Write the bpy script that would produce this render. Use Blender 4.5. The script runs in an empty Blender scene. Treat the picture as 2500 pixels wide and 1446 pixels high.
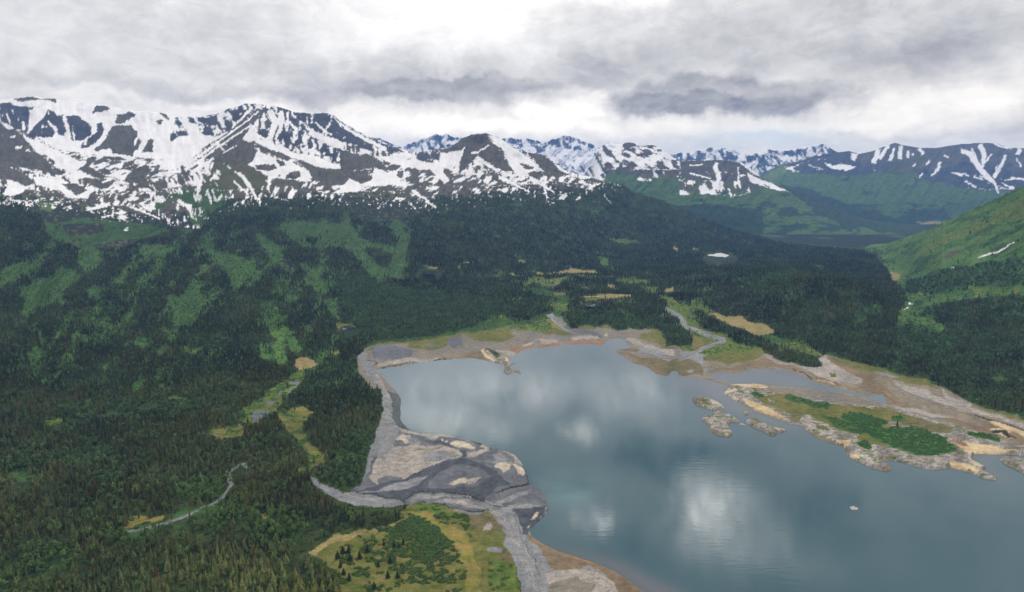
import bpy, math, random
import numpy as np
from mathutils import Vector

# ------------------------------------------------------------------ camera
SC = bpy.context.scene
COL = SC.collection
HC = 430.0                      # camera height above the lake
FPX = 1667.0                    # focal length in reference pixels (24 mm on 36 mm)
PITCH = math.radians(8.63)
CP, SP = math.cos(PITCH), math.sin(PITCH)
cam_d = bpy.data.cameras.new("camera"); cam = bpy.data.objects.new("camera", cam_d); COL.objects.link(cam)
cam.location = (0, 0, HC); cam.rotation_euler = (math.pi/2 - PITCH, 0, 0)
cam_d.sensor_width = 36; cam_d.lens = 24.0; cam_d.clip_start = 1; cam_d.clip_end = 90000
SC.camera = cam
SC.view_settings.view_transform = 'Standard'; SC.view_settings.look = 'None'
SC.view_settings.gamma = 1; SC.view_settings.exposure = 0
SC.cycles.use_denoising = True
SC.cycles.max_bounces = 5; SC.cycles.diffuse_bounces = 2; SC.cycles.glossy_bounces = 2
SC.cycles.volume_bounces = 1; SC.cycles.transparent_max_bounces = 6
SC.cycles.caustics_reflective = False; SC.cycles.caustics_refractive = False

def pdir(px, py):
    v = (723-py)/FPX; u = (px-1250)/FPX
    return u, CP+v*SP, -SP+v*CP
def xyz(px, py, Y):
    u, dy, dz = pdir(px, py); t = Y/dy
    return u*t, Y, HC+t*dz
def planeY(px, py, z=0.0):
    u, dy, dz = pdir(px, py)
    return (z-HC)/dz*dy

# ------------------------------------------------------------------ world: overcast sky
W = bpy.data.worlds.new("World"); SC.world = W; W.use_nodes = True
nt = W.node_tree; N = nt.nodes; L = nt.links; N.clear()
def nd(t, **k):
    n = N.new(t)
    for a, b in k.items(): setattr(n, a, b)
    return n
def mth(op, a, b=None, c=None, cl=False):
    n = nd('ShaderNodeMath', operation=op, use_clamp=cl)
    for i, s in enumerate((a, b, c)):
        if s is None: continue
        if isinstance(s, (int, float)): n.inputs[i].default_value = s
        else: L.new(s, n.inputs[i])
    return n.outputs[0]
tc = nd('ShaderNodeTexCoord'); sep = nd('ShaderNodeSeparateXYZ'); L.new(tc.outputs['Generated'], sep.inputs[0])
az = mth('MULTIPLY', mth('ARCTAN2', sep.outputs[0], sep.outputs[1]), 57.2958)
el = mth('MULTIPLY', mth('ARCSINE', sep.outputs[2]), 57.2958)
comb = nd('ShaderNodeCombineXYZ'); L.new(az, comb.inputs[0]); L.new(el, comb.inputs[1])
# cloud-deck coordinates (foreshortened towards the horizon)
zz = mth('ADD', mth('MAXIMUM', sep.outputs[2], 0.0), 0.10)
deck = nd('ShaderNodeCombineXYZ')
L.new(mth('DIVIDE', sep.outputs[0], zz), deck.inputs[0]); L.new(mth('DIVIDE', sep.outputs[1], zz), deck.inputs[1])
def noise(vec, scale, det=6, rough=0.55, dist=0.0, color=False):
    n = nd('ShaderNodeTexNoise'); L.new(vec, n.inputs['Vector'])
    n.inputs['Scale'].default_value = scale; n.inputs['Detail'].default_value = det
    n.inputs['Roughness'].default_value = rough; n.inputs['Distortion'].default_value = dist
    return n.outputs['Color' if color else 'Fac']
# warp of the (azimuth, elevation) coordinates
wn = noise(comb.outputs[0], 0.22, 5, 0.6, color=True)
vs = nd('ShaderNodeVectorMath', operation='SUBTRACT'); L.new(wn, vs.inputs[0]); vs.inputs[1].default_value = (.5, .5, .5)
vm = nd('ShaderNodeVectorMath', operation='MULTIPLY'); L.new(vs.outputs[0], vm.inputs[0]); vm.inputs[1].default_value = (9.0, 4.0, 0)
va = nd('ShaderNodeVectorMath', operation='ADD'); L.new(comb.outputs[0], va.inputs[0]); L.new(vm.outputs[0], va.inputs[1])
def azel(px, py):
    x, y, z = pdir(px, py)
    return math.degrees(math.atan2(x, y)), math.degrees(math.atan2(z, math.hypot(x, y)))
def blob(a, e, ra, re, amp, hard=0.0):
    s = nd('ShaderNodeVectorMath', operation='SUBTRACT'); L.new(va.outputs[0], s.inputs[0]); s.inputs[1].default_value = (a, e, 0)
    m = nd('ShaderNodeVectorMath', operation='MULTIPLY'); L.new(s.outputs[0], m.inputs[0]); m.inputs[1].default_value = (1/ra, 1/re, 0)
    l = nd('ShaderNodeVectorMath', operation='LENGTH'); L.new(m.outputs[0], l.inputs[0])
    r = nd('ShaderNodeMapRange', interpolation_type='SMOOTHSTEP'); L.new(l.outputs['Value'], r.inputs[0])
    r.inputs[1].default_value = hard; r.inputs[2].default_value = 1.0; r.inputs[3].default_value = amp; r.inputs[4].default_value = 0.0
    return r.outputs[0]
# (px, py, half-width px, half-height px, amplitude[, hardness]) seen directly in the sky
SKY = [
 (1010, 20, 330, 90, .30), (1240, 80, 260, 110, .22), (880, 95, 220, 60, .10), (120, 150, 240, 60, .04),
 (300, 40, 420, 60, -.07), (500, 160, 600, 70, -.10), (150, 215, 420, 38, -.14), (650, 235, 480, 26, -.20),
 (1000, 190, 420, 75, -.26), (1120, 222, 290, 34, -.22, .6), (900, 120, 300, 50, -.06),
 (1560, 60, 400, 90, -.12), (1450, 170, 330, 90, -.16), (1650, 150, 380, 60, -.18), (1780, 238, 290, 50, -.36, .6),
 (1660, 258, 190, 28, -.16, .6), (1950, 255, 150, 45, -.16), (2150, 150, 380, 80, -.22), (2050, 40, 420, 70, -.16), (2400, 90, 260, 60, -.16),
 (1850, 215, 180, 22, .10), (1900, 170, 160, 28, .07), (2180, 60, 180, 40, .05), (1560, 60, 120, 40, .10),
 (1400, 252, 150, 42, .30, .6), (1330, 290, 260, 40, .16), (1000, 310, 330, 38, .40), (700, 262, 380, 16, .16), (150, 236, 300, 14, .10),
 (2280, 260, 220, 60, .20), (2420, 200, 170, 40, .12), (2100, 300, 200, 40, .12), (1750, 330, 400, 34, .20), (2150, 330, 330, 16, -.16), (2450, 318, 160, 30, -.10),
 (1350, 316, 360, 30, .34), (2350, 330, 60, 20, .05)]
# parts of the sky above the frame, which the lake mirrors (az, el, ra, re, amplitude)
UP = []
def mir(px, py, w, h, amp, hard=0.0):
    a, e = azel(px, py); UP.append((a, -e, w/FPX*57.3, h/FPX*57.3, amp, hard))
mir(1725, 1240, 130, 120, 3.3); mir(1740, 1290, 230, 160, 1.3); mir(1450, 1275, 70, 42, 2.6); mir(1440, 1262, 150, 90, .8)
mir(1425, 1062, 70, 36, 1.7); mir(1130, 1050, 210, 60, 1.6); mir(1010, 1000, 260, 90, 1.0); mir(1130, 930, 420, 70, .7); mir(1330, 960, 300, 110, .7)
mir(1540, 920, 120, 170, .9); mir(1620, 1020, 160, 100, .25); mir(1880, 1290, 140, 90, .7); mir(1960, 1380, 130, 60, .5)
mir(1650, 1120, 330, 80, -.6); mir(1990, 1250, 170, 170, -.4); mir(2300, 1300, 330, 150, -.12); mir(1560, 1330, 230, 60, -.35)
mir(1395, 1010, 50, 40, -.5); mir(1750, 1400, 330, 60, -.45); mir(1250, 1200, 140, 80, -.2); mir(1000, 960, 60, 50, -.4); mir(1250, 1170, 200, 60, -.2)
acc = None
for b in SKY:
    a, e = azel(b[0], b[1])
    o = blob(a, e, b[2]/FPX*57.3*1.15, b[3]/FPX*57.3*1.15, b[4]*(1 if b[4] > 0 else 1.05), b[5] if len(b) > 5 else 0.0)
    acc = o if acc is None else mth('ADD', acc, o)
upn = mth('MULTIPLY_ADD', mth('SUBTRACT', noise(comb.outputs[0], 0.34, 7, 0.62, 0.8), 0.5), 3.6, 1.0, cl=False)
upn = mth('MINIMUM', mth('MAXIMUM', upn, 0.25), 2.0)
up = None
for b in UP:
    o = blob(*b); up = o if up is None else mth('ADD', up, o)
hi_ = nd('ShaderNodeMapRange', interpolation_type='SMOOTHSTEP'); L.new(el, hi_.inputs[0]); hi_.inputs[1].default_value = 13.2; hi_.inputs[2].default_value = 16.5
acc = mth('ADD', acc, mth('MULTIPLY', mth('MULTIPLY', up, upn), hi_.outputs[0]))
n1 = noise(deck.outputs[0], 0.55, 8, 0.58, 0.4)
n2 = noise(comb.outputs[0], 0.16, 9, 0.6, 0.5)
n3 = noise(comb.outputs[0], 0.6, 8, 0.62, 0.3)
v = mth('MULTIPLY_ADD', mth('SUBTRACT', n1, 0.5), 0.52, acc)
v = mth('MULTIPLY_ADD', mth('SUBTRACT', n2, 0.5), 0.40, v)
def edge(n, lo, hi):
    m = nd('ShaderNodeMapRange', interpolation_type='SMOOTHSTEP'); L.new(n, m.inputs[0]); m.inputs[1].default_value = lo; m.inputs[2].default_value = hi; return m.outputs[0]
st_ = nd('ShaderNodeVectorMath', operation='MULTIPLY'); L.new(comb.outputs[0], st_.inputs[0]); st_.inputs[1].default_value = (1, 2.2, 1)
n4 = noise(st_.outputs[0], 0.13, 10, 0.66, 0.6); n5 = noise(st_.outputs[0], 0.34, 8, 0.6, 1.2)
v = mth('MULTIPLY_ADD', mth('SUBTRACT', edge(n4, .44, .56), 0.5), 0.085, v)
v = mth('MULTIPLY_ADD', mth('SUBTRACT', edge(n5, .42, .60), 0.5), 0.065, v)
v = mth('MULTIPLY_ADD', mth('SUBTRACT', n3, 0.5), 0.24, v)
v = mth('ADD', v, 0.95)
# the zenith is a little darker than the band in front
v = mth('MAXIMUM', v, 0.26)
cr = nd('ShaderNodeMapRange'); L.new(v, cr.inputs[0]); cr.inputs[1].default_value = .3; cr.inputs[2].default_value = .9
mixc = nd('ShaderNodeMix', data_type='RGBA'); L.new(cr.outputs[0], mixc.inputs[0])
mixc.inputs[6].default_value = (1.04, .985, .945, 1); mixc.inputs[7].default_value = (1.04, 1.0, .94, 1)
vc = nd('ShaderNodeVectorMath', operation='SCALE'); L.new(mixc.outputs[2], vc.inputs[0]); L.new(v, vc.inputs[3])
# the air just above the horizon is bright and slightly warm
hg = nd('ShaderNodeMapRange', interpolation_type='SMOOTHERSTEP'); L.new(el, hg.inputs[0]); hg.inputs[1].default_value = 14.0; hg.inputs[2].default_value = -2.0
hm_ = nd('ShaderNodeMix', data_type='RGBA'); L.new(hg.outputs[0], hm_.inputs[0]); hm_.inputs[6].default_value = (1, 1, 1, 1); hm_.inputs[7].default_value = (1.46, 1.34, 1.10, 1)
hv = nd('ShaderNodeVectorMath', operation='MULTIPLY'); L.new(vc.outputs[0], hv.inputs[0]); L.new(hm_.outputs[2], hv.inputs[1]); vc = hv
SUN_EL, SUN_AZ = math.radians(52), math.radians(14)      # azimuth measured from the view direction (+Y) towards +X
sky = nd('ShaderNodeTexSky', sky_type='NISHITA'); sky.sun_disc = False
sky.sun_elevation = SUN_EL; sky.sun_rotation = SUN_AZ; sky.altitude = 400
bg1 = nd('ShaderNodeBackground'); L.new(sky.outputs[0], bg1.inputs[0]); bg1.inputs[1].default_value = 0.12
bg2 = nd('ShaderNodeBackground'); L.new(vc.outputs[0], bg2.inputs[0]); bg2.inputs[1].default_value = 1.0
ms = nd('ShaderNodeMixShader'); L.new(bg1.outputs[0], ms.inputs[1]); L.new(bg2.outputs[0], ms.inputs[2])
# small thin places in the overcast near the right-hand horizon let the blue through
a0, e0 = azel(1870, 345)
gap = blob(a0, e0, 9, 1.3, .55)
L.new(mth('SUBTRACT', 1.0, gap), ms.inputs[0])
wo = nd('ShaderNodeOutputWorld'); L.new(ms.outputs[0], wo.inputs[0])
W.cycles.sampling_method = 'MANUAL'; W.cycles.sample_map_resolution = 512

sun_d = bpy.data.lights.new("sun", 'SUN'); sun = bpy.data.objects.new("sun", sun_d); COL.objects.link(sun)
sun_d.energy = 1.5; sun_d.angle = math.radians(14); sun_d.color = (1, .965, .91)
sd = Vector((math.sin(SUN_AZ)*math.cos(SUN_EL), math.cos(SUN_AZ)*math.cos(SUN_EL), math.sin(SUN_EL)))
sun.rotation_euler = sd.to_track_quat('Z', 'Y').to_euler(); sun.location = (0, 0, 3000)
HAZE_D = 3.3e-5
HAZE_C = (.24, .47, 1.0)

# ------------------------------------------------------------------ numpy noise
rs = np.random.RandomState(7)
PERM = rs.permutation(4096).astype(np.int64); PERM = np.concatenate([PERM, PERM])
GA = rs.rand(4096)*2*np.pi; GX, GY = np.cos(GA).astype(np.float32), np.sin(GA).astype(np.float32)
def perlin(x, y, seed=0):
    xi = np.floor(x).astype(np.int64); yi = np.floor(y).astype(np.int64)
    fx = (x-xi).astype(np.float32); fy = (y-yi).astype(np.float32)
    def g(ix, iy, dx, dy):
        h = PERM[(PERM[(ix+seed*131) & 4095] + iy) & 4095]
        return GX[h]*dx+GY[h]*dy
    u = fx*fx*fx*(fx*(fx*6-15)+10); v = fy*fy*fy*(fy*(fy*6-15)+10)
    a = g(xi, yi, fx, fy); b = g(xi+1, yi, fx-1, fy); c = g(xi, yi+1, fx, fy-1); d = g(xi+1, yi+1, fx-1, fy-1)
    return ((a+(b-a)*u)*(1-v)+(c+(d-c)*u)*v)*1.5
def fbm(x, y, o=4, seed=0, r=.5):
    s = 0; a = 1; t = 0
    for i in range(o):
        s = s+a*perlin(x*2**i, y*2**i, seed+i*7); t += a; a *= r
    return s/t
def ridged(x, y, o=4, seed=0, r=.5):
    s = 0; a = 1; t = 0
    for i in range(o):
        s = s+a*(1-np.abs(perlin(x*2**i, y*2**i, seed+i*7))*2); t += a; a *= r
    return s/t                       # about -1..1
def ss(a, b, x):
    t = np.clip((x-a)/(b-a), 0, 1); return t*t*(3-2*t)
def s2l(c):
    c = np.asarray(c, dtype=np.float32)/255.; return np.where(c < .04045, c/12.92, ((c+.055)/1.055)**2.4)

# ------------------------------------------------------------------ maps of the ground cover (traced outlines, laid on the terrain)
VW = {'a': (0, 200, 2.976), 'b': (830, 200, 2.976), 'c': (1660, 200, 2.8917), 'd': (0, 580, 2.976), 'e': (830, 560, 2.976),
      'f': (1660, 560, 2.976), 'g': (0, 960, 2.975), 'h': (500, 960, 2.975), 'i': (1200, 960, 2.975), 'j': (1660, 760, 2.975),
      'k': (840, 760, 2.976), 'm': (1900, 560, 2.951), 'n': (880, 1020, 5.165), '': (0, 0, 1.0)}
def P(v, pts):
    ox, oy, s = VW[v]
    return [(ox+x/s, oy+y/s) for x, y in pts]
RX0, RX1, RY0, RY1, RS = -300, 2800, 200, 1700, 1.5
RW, RH = int((RX1-RX0)/RS), int((RY1-RY0)/RS)
def fill(arr, poly, val):
    pts = np.array(poly, float); X = (pts[:, 0]-RX0)/RS; Y = (pts[:, 1]-RY0)/RS
    y0 = max(0, int(np.floor(Y.min()))); y1 = min(RH-1, int(np.ceil(Y.max())))
    X2 = np.roll(X, -1); Y2 = np.roll(Y, -1)
    for r in range(y0, y1+1):
        yc = r+.5; m = (Y <= yc) != (Y2 <= yc)
        if not m.any(): continue
        xs = np.sort(X[m]+(yc-Y[m])/(Y2[m]-Y[m])*(X2[m]-X[m]))
        for i in range(0, len(xs)-1, 2):
            c0 = max(0, int(round(xs[i]))); c1 = min(RW, int(round(xs[i+1])))
            if c1 > c0: arr[r, c0:c1] = val
def stroke(arr, line, w, val):
    p = line
    for i in range(len(p)-1):
        (x0, y0), (x1, y1) = p[i], p[i+1]; dx, dy = x1-x0, y1-y0; l = math.hypot(dx, dy) or 1
        w0 = w[i]/2 if hasattr(w, '__len__') else w/2; w1 = w[i+1]/2 if hasattr(w, '__len__') else w/2
        nx, ny = -dy/l, dx/l; ex, ey = dx/l*w0*.4, dy/l*w0*.4
        fill(arr, [(x0-ex+nx*w0, y0-ey+ny*w0), (x1+ex+nx*w1, y1+ey+ny*w1), (x1+ex-nx*w1, y1+ey-ny*w1), (x0-ex-nx*w0, y0-ey-ny*w0)], val)
def blur(a, k):
    a = a.astype(np.float32)
    for _ in range(2):
        for ax in (0, 1):
            p = np.pad(a, [(k, k) if i == ax else (0, 0) for i in range(2)], mode='edge'); c = np.cumsum(p, axis=ax, dtype=np.float64)
            z = np.zeros_like(np.take(c, [0], axis=ax)); c = np.concatenate([z, c], axis=ax); n = a.shape[ax]
            a = ((np.take(c, np.arange(2*k+1, 2*k+1+n), axis=ax)-np.take(c, np.arange(0, n), axis=ax))/(2*k+1)).astype(np.float32)
    return a
def look(arr, px, py, lin=False):
    fx = (px-RX0)/RS-.5; fy = (py-RY0)/RS-.5
    if not lin:
        return arr[np.clip(np.round(fy).astype(int), 0, RH-1), np.clip(np.round(fx).astype(int), 0, RW-1)]
    fx = np.clip(fx, 0, RW-1.001); fy = np.clip(fy, 0, RH-1.001); ix = fx.astype(int); iy = fy.astype(int); ax = fx-ix; ay = fy-iy
    return (arr[iy, ix]*(1-ax)+arr[iy, ix+1]*ax)*(1-ay)+(arr[iy+1, ix]*(1-ax)+arr[iy+1, ix+1]*ax)*ay

#EOF_PART1
# class: (colour 1, colour 2, spruce per m2, broadleaf per m2, shrub per m2)
CL = {
 'F': ((38, 52, 30), (56, 68, 36), .032, .0034, .004), 'B': ((44, 64, 38), (56, 78, 42), .004, .022, .006), 'X': ((46, 60, 34), (72, 80, 42), .017, .005, .008),
 'M': ((56, 84, 42), (68, 96, 46), .0022, .0010, .024), 'Q': ((50, 80, 46), (60, 88, 46), .004, .010, .022),
 'G': ((62, 92, 38), (84, 106, 44), .0008, .0005, .006), 'Y': ((116, 114, 56), (126, 112, 66), .0006, .0, .002),
 'T': ((140, 124, 84), (122, 114, 72), .0, .0, .0), 'O': ((86, 92, 44), (106, 102, 60), .0, .0, .0), 'o': ((88, 86, 56), (108, 98, 76), .0, .0, .0),
 'g': ((112, 114, 117), (130, 130, 130), 0, 0, 0), 'd': ((86, 89, 95), (102, 104, 108), 0, 0, 0), 'e': ((64, 68, 75), (78, 82, 88), 0, 0, 0),
 's': ((158, 150, 140), (140, 134, 128), 0, 0, 0), 'w': ((182, 170, 150), (166, 156, 140), 0, 0, 0), 'p': ((110, 106, 100), (124, 116, 104), 0, 0, 0),
 'b': ((108, 94, 76), (122, 106, 86), 0, 0, 0), 'r': ((158, 152, 146), (120, 114, 110), 0, 0, 0), 'J': ((36, 50, 30), (46, 58, 34), 0, 0, .004), 'U': ((58, 90, 46), (70, 104, 50), .0012, .0015, .06), 'y': ((194, 174, 140), (168, 146, 114), 0, 0, 0),
 'n': ((146, 112, 84), (122, 98, 76), 0, 0, 0), 'm': ((116, 108, 92), (130, 121, 104), 0, 0, 0),
 'K': ((90, 85, 75), (74, 72, 64), 0, 0, 0), 'D': ((52, 56, 66), (68, 70, 76), 0, 0, 0), 'H': ((70, 76, 46), (84, 78, 54), .0, .0, .0),
 'L': ((88, 92, 92), (78, 84, 84), 0, 0, 0), 'V': ((48, 74, 34), (60, 88, 40), .0004, .0006, .016), 'k': ((48, 46, 44), (58, 54, 50), 0, 0, 0),
 'a': ((64, 96, 46), (82, 110, 52), .0020, .0006, .010), 'N': ((92, 110, 50), (80, 98, 46), .0004, .0003, .012),
}
CK = list(CL); CI = {k: i for i, k in enumerate(CK)}
C1 = np.array([s2l(CL[k][0]) for k in CK]); C2 = np.array([s2l(CL[k][1]) for k in CK]); DN = np.array([CL[k][2:] for k in CK])
cls = np.full((RH, RW), CI['F'], np.uint8)
lake = np.zeros((RH, RW), np.uint8)
snowp = np.zeros((RH, RW), np.float32); snowa = np.full((RH, RW), 90, np.float32)
def Z(v, k, pts): fill(cls, P(v, pts), CI[k])
def ZS(v, k, w, pts): stroke(cls, P(v, pts), w, CI[k])
def S(v, p, a, pts): q = P(v, pts); fill(snowp, q, p); fill(snowa, q, a)

# ---- massif on the left, above the tree line
ALP = [(-300, 200), (1560, 200), (1560, 440), (1500, 448), (1468, 449), (1401, 464), (1334, 484), (1233, 470), (1132, 482), (1065, 479), (1031, 505), (960, 520), (900, 500), (840, 486),
       (756, 486), (638, 482), (560, 488), (537, 495), (510, 522), (487, 560), (437, 563), (352, 536), (302, 536), (268, 563), (190, 590), (117, 562), (100, 520), (33, 495), (0, 475), (-300, 465)]
fill(cls, ALP, CI['K'])
Z('a', 'H', [(0, 780), (200, 800), (330, 830), (480, 900), (700, 900), (860, 960), (1000, 960), (1130, 1090), (900, 1200), (560, 1200), (330, 1090), (300, 960), (100, 880), (0, 830)])
Z('a', 'M', [(330, 1020), (600, 1020), (860, 1060), (860, 1110), (560, 1140), (480, 1180), (400, 1150), (340, 1100)])
Z('a', 'G', [(265, 885), (390, 880), (390, 925), (370, 945), (280, 945), (250, 910)])
Z('a', 'M', [(1090, 860), (1260, 800), (1380, 780), (1600, 770), (1660, 830), (1600, 900), (1520, 960), (1450, 1080), (1380, 1000), (1330, 890), (1240, 840), (1190, 900), (1120, 950)])
Z('a', 'H', [(1420, 700), (1560, 600), (1700, 560), (1900, 680), (2000, 740), (2020, 800), (1700, 800), (1500, 760)])
Z('b', 'H', [(0, 800), (200, 810), (420, 800), (640, 880), (700, 920), (560, 960), (300, 900), (0, 900)])
# cliffs of darker, cold rock
DR = [
 ('a', [(0, 155), (80, 155), (110, 178), (190, 178), (240, 190), (245, 240), (235, 290), (215, 330), (190, 375), (255, 395), (255, 425), (190, 395), (150, 350), (100, 340), (60, 310), (0, 285)]),
 ('a', [(345, 205), (385, 215), (420, 250), (470, 235), (460, 290), (490, 340), (465, 400), (400, 370), (380, 405), (310, 410), (200, 395), (215, 365), (270, 300), (320, 255)]),
 ('a', [(480, 250), (560, 245), (620, 285), (665, 320), (660, 385), (640, 400), (600, 430), (560, 430), (520, 425), (495, 380), (500, 330)]),
 ('a', [(700, 305), (740, 300), (750, 345), (750, 380), (700, 440), (650, 480), (590, 480), (600, 450), (660, 400), (700, 370)]),
 ('a', [(1275, 258), (1400, 255), (1500, 262), (1560, 240), (1640, 210), (1720, 180), (1800, 158), (1880, 165), (1850, 205), (1780, 250), (1700, 320), (1650, 370), (1570, 400), (1490, 390), (1450, 360), (1440, 310), (1380, 300), (1320, 310), (1345, 345), (1375, 385), (1290, 400), (1240, 445), (1235, 390), (1280, 340), (1265, 300)]),
 ('a', [(1890, 172), (1980, 176), (2060, 192), (2110, 212), (2120, 250), (2200, 305), (2270, 400), (2400, 470), (2500, 500), (2500, 612), (2440, 595), (2400, 545), (2330, 535), (2290, 475), (2240, 490), (2200, 510), (2160, 450), (2120, 510), (2080, 475), (2060, 420), (2000, 470), (1960, 400), (1900, 425), (1830, 340), (1820, 310), (1880, 340), (1960, 350), (1975, 300), (1930, 230)]),
 ('a', [(2115, 217), (2280, 230), (2370, 228), (2430, 260), (2500, 298), (2500, 438), (2400, 405), (2300, 365), (2200, 292)]),
 ('b', [(0, 287), (60, 330), (150, 380), (250, 428), (330, 458), (430, 490), (462, 512), (400, 522), (340, 500), (285, 470), (230, 450), (250, 515), (190, 492), (100, 452), (0, 432)]),
 ('b', [(550, 530), (640, 510), (720, 520), (715, 570), (640, 560), (620, 582), (560, 552)]),
]
KR = [
 ('a', [(810, 320), (960, 315), (970, 340), (1005, 360), (1000, 400), (970, 440), (985, 500), (960, 540), (900, 530), (820, 520), (800, 480), (700, 510), (680, 490), (740, 450), (780, 380)]),
 ('a', [(700, 170), (780, 165), (790, 192), (765, 212), (700, 222), (665, 235), (680, 205)]), ('a', [(850, 240), (900, 235), (960, 215), (985, 240), (940, 280), (900, 300), (850, 312), (838, 285)]),
 ('a', [(100, 122), (160, 115), (230, 105), (270, 118), (380, 122), (412, 130), (405, 158), (380, 150), (370, 133), (270, 128), (160, 143), (110, 133)]),
 ('a', [(1160, 226), (1200, 226), (1225, 275), (1195, 265), (1165, 240)]), ('a', [(1130, 285), (1180, 275), (1160, 325), (1138, 300)]), ('a', [(1010, 408), (1032, 430), (1000, 497), (978, 492), (990, 440)]),
 ('a', [(1088, 412), (1117, 420), (1105, 512), (1028, 517), (1050, 470)]), ('a', [(0, 290), (50, 350), (100, 340), (160, 385), (200, 460), (300, 540), (400, 620), (480, 660), (430, 680), (310, 650), (150, 630), (60, 620), (200, 680), (220, 700), (250, 740), (180, 760), (80, 710), (-600, 690), (-600, 290)]),
 ('a', [(1870, 205), (1935, 200), (1830, 310), (1765, 420), (1800, 430), (1850, 460), (1865, 497), (1820, 490), (1840, 570), (1800, 600), (1870, 650), (1960, 700), (1950, 750), (1600, 800), (1500, 760), (1500, 690), (1560, 600), (1520, 570), (1420, 560), (1480, 480), (1600, 400), (1700, 330), (1800, 240)]),
 ('a', [(1850, 450), (1960, 490), (2060, 520), (2120, 560), (2080, 570), (1980, 530), (1900, 490)]), ('a', [(2140, 560), (2200, 575), (2300, 620), (2500, 640), (2500, 720), (2300, 730), (2230, 640)]),
 ('a', [(1850, 610), (1900, 605), (1990, 600), (2010, 630), (1940, 655), (1870, 640)]), ('a', [(2000, 565), (2060, 575), (2080, 610), (2030, 610)]), ('a', [(2100, 660), (2180, 645), (2190, 680), (2150, 710), (2060, 705)]),
 ('a', [(640, 550), (700, 540), (690, 580), (640, 620), (720, 660), (780, 690), (700, 700), (600, 660), (560, 640), (620, 600)]), ('a', [(960, 640), (1060, 600), (1100, 640), (1040, 720), (960, 745), (900, 720)]),
 ('a', [(510, 540), (560, 535), (610, 555), (560, 560)]), ('a', [(760, 540), (880, 540), (900, 570), (820, 570)]), ('a', [(900, 590), (980, 570), (960, 610), (880, 640)]), ('a', [(440, 740), (560, 740), (640, 790), (560, 830), (520, 800)]),
 ('b', [(640, 510), (780, 485), (820, 450), (900, 405), (960, 383), (1060, 374), (1100, 390), (1075, 400), (1110, 450), (1180, 490), (1200, 560), (1230, 600), (1260, 650), (1180, 650), (1100, 605), (1060, 575), (1000, 535), (980, 560), (900, 640), (860, 665), (870, 620), (880, 560), (900, 500), (840, 500), (780, 515), (720, 505)]),
 ('b', [(1370, 520), (1440, 520), (1500, 545), (1560, 600), (1600, 650), (1690, 680), (1560, 690), (1520, 660), (1470, 640), (1440, 600)]), ('b', [(1300, 590), (1350, 600), (1420, 630), (1350, 640)]), ('b', [(1360, 660), (1460, 655), (1440, 700), (1380, 700)]),
 ('b', [(0, 500), (60, 500), (110, 540), (180, 520), (240, 540), (320, 600), (345, 655), (250, 622), (150, 645), (0, 645)]), ('b', [(0, 640), (200, 652), (222, 710), (150, 740), (60, 700), (0, 760)]),
 ('b', [(760, 630), (820, 650), (800, 680), (750, 660)]), ('b', [(420, 650), (470, 650), (450, 700), (410, 690)]),
]
S('', .5, 90, [(-300, 200), (1560, 200), (1560, 430), (840, 470), (640, 470), (500, 500), (300, 520), (-300, 480)])
S('a', .985, 70, [(-600, 0), (1270, 0), (1500, 250), (1600, 300), (1500, 500), (1300, 560), (1100, 570), (800, 560), (640, 520), (420, 500), (260, 400), (0, 280), (-600, 280)])
S('a', .56, 165, [(420, 500), (700, 530), (1100, 560), (1300, 580), (1260, 700), (1000, 760), (760, 760), (560, 640)])
S('a', .93, 150, [(160, 385), (260, 430), (420, 500), (640, 610), (640, 660), (760, 760), (900, 850), (840, 850), (620, 720), (480, 650), (320, 520), (200, 440)])
S('a', .48, 150, [(640, 650), (900, 720), (1100, 830), (1100, 900), (1000, 900), (760, 800), (560, 700)])
S('a', .20, 175, [(0, 760), (300, 800), (700, 820), (1000, 880), (1130, 1000), (900, 1010), (600, 950), (300, 880), (0, 850)])
S('a', .42, 125, [(700, 850), (820, 800), (1000, 900), (1060, 960), (900, 900), (760, 900)])
S('a', .40, 60, [(900, 740), (1200, 690), (1400, 640), (1480, 640), (1520, 720), (1420, 800), (1200, 800), (1000, 800)])
S('a', .28, 75, [(1180, 780), (1640, 740), (1680, 840), (1500, 900), (1460, 980), (1400, 960), (1300, 880), (1180, 900)])
S('a', .24, 90, [(1100, 880), (1460, 880), (1460, 1080), (1140, 1020)])
S('a', .93, 60, [(1270, 420), (1500, 400), (1620, 400), (1480, 480), (1400, 560), (1280, 640), (1150, 640), (1200, 560)])
S('a', .96, 120, [(1820, 330), (1880, 340), (1960, 400), (2080, 480), (2160, 520), (2300, 540), (2440, 600), (2500, 615), (2500, 640), (2300, 620), (2120, 560), (2000, 520), (1850, 440), (1765, 430), (1790, 340)])
S('a', .93, 130, [(1850, 500), (1960, 540), (2100, 580), (2240, 640), (2280, 720), (2200, 740), (2080, 740), (1990, 730), (1960, 700), (1880, 650), (1800, 600), (1840, 570), (1820, 495)])
S('a', .30, 110, [(1700, 760), (2000, 700), (2500, 760), (2500, 870), (1900, 850), (1880, 900), (1700, 900)])
S('a', .45, 160, [(2250, 700), (2500, 680), (2500, 830), (2300, 800)])
S('a', .97, 80, [(1875, 165), (1985, 172), (1975, 195), (1910, 200)])
S('a', .96, 125, [(2200, 305), (2300, 365), (2500, 440), (2500, 495), (2400, 465), (2270, 395)])
S('a', .95, 0, [(240, 695), (430, 690), (500, 740), (460, 770), (540, 820), (640, 760), (680, 780), (640, 850), (560, 850), (500, 850), (420, 790), (260, 745)])
S('a', .95, 0, [(40, 700), (180, 760), (180, 800), (80, 835), (20, 820), (60, 760)])
S('a', .95, 0, [(0, 295), (60, 310), (105, 340), (40, 345), (55, 368), (20, 370), (0, 350)])
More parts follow.
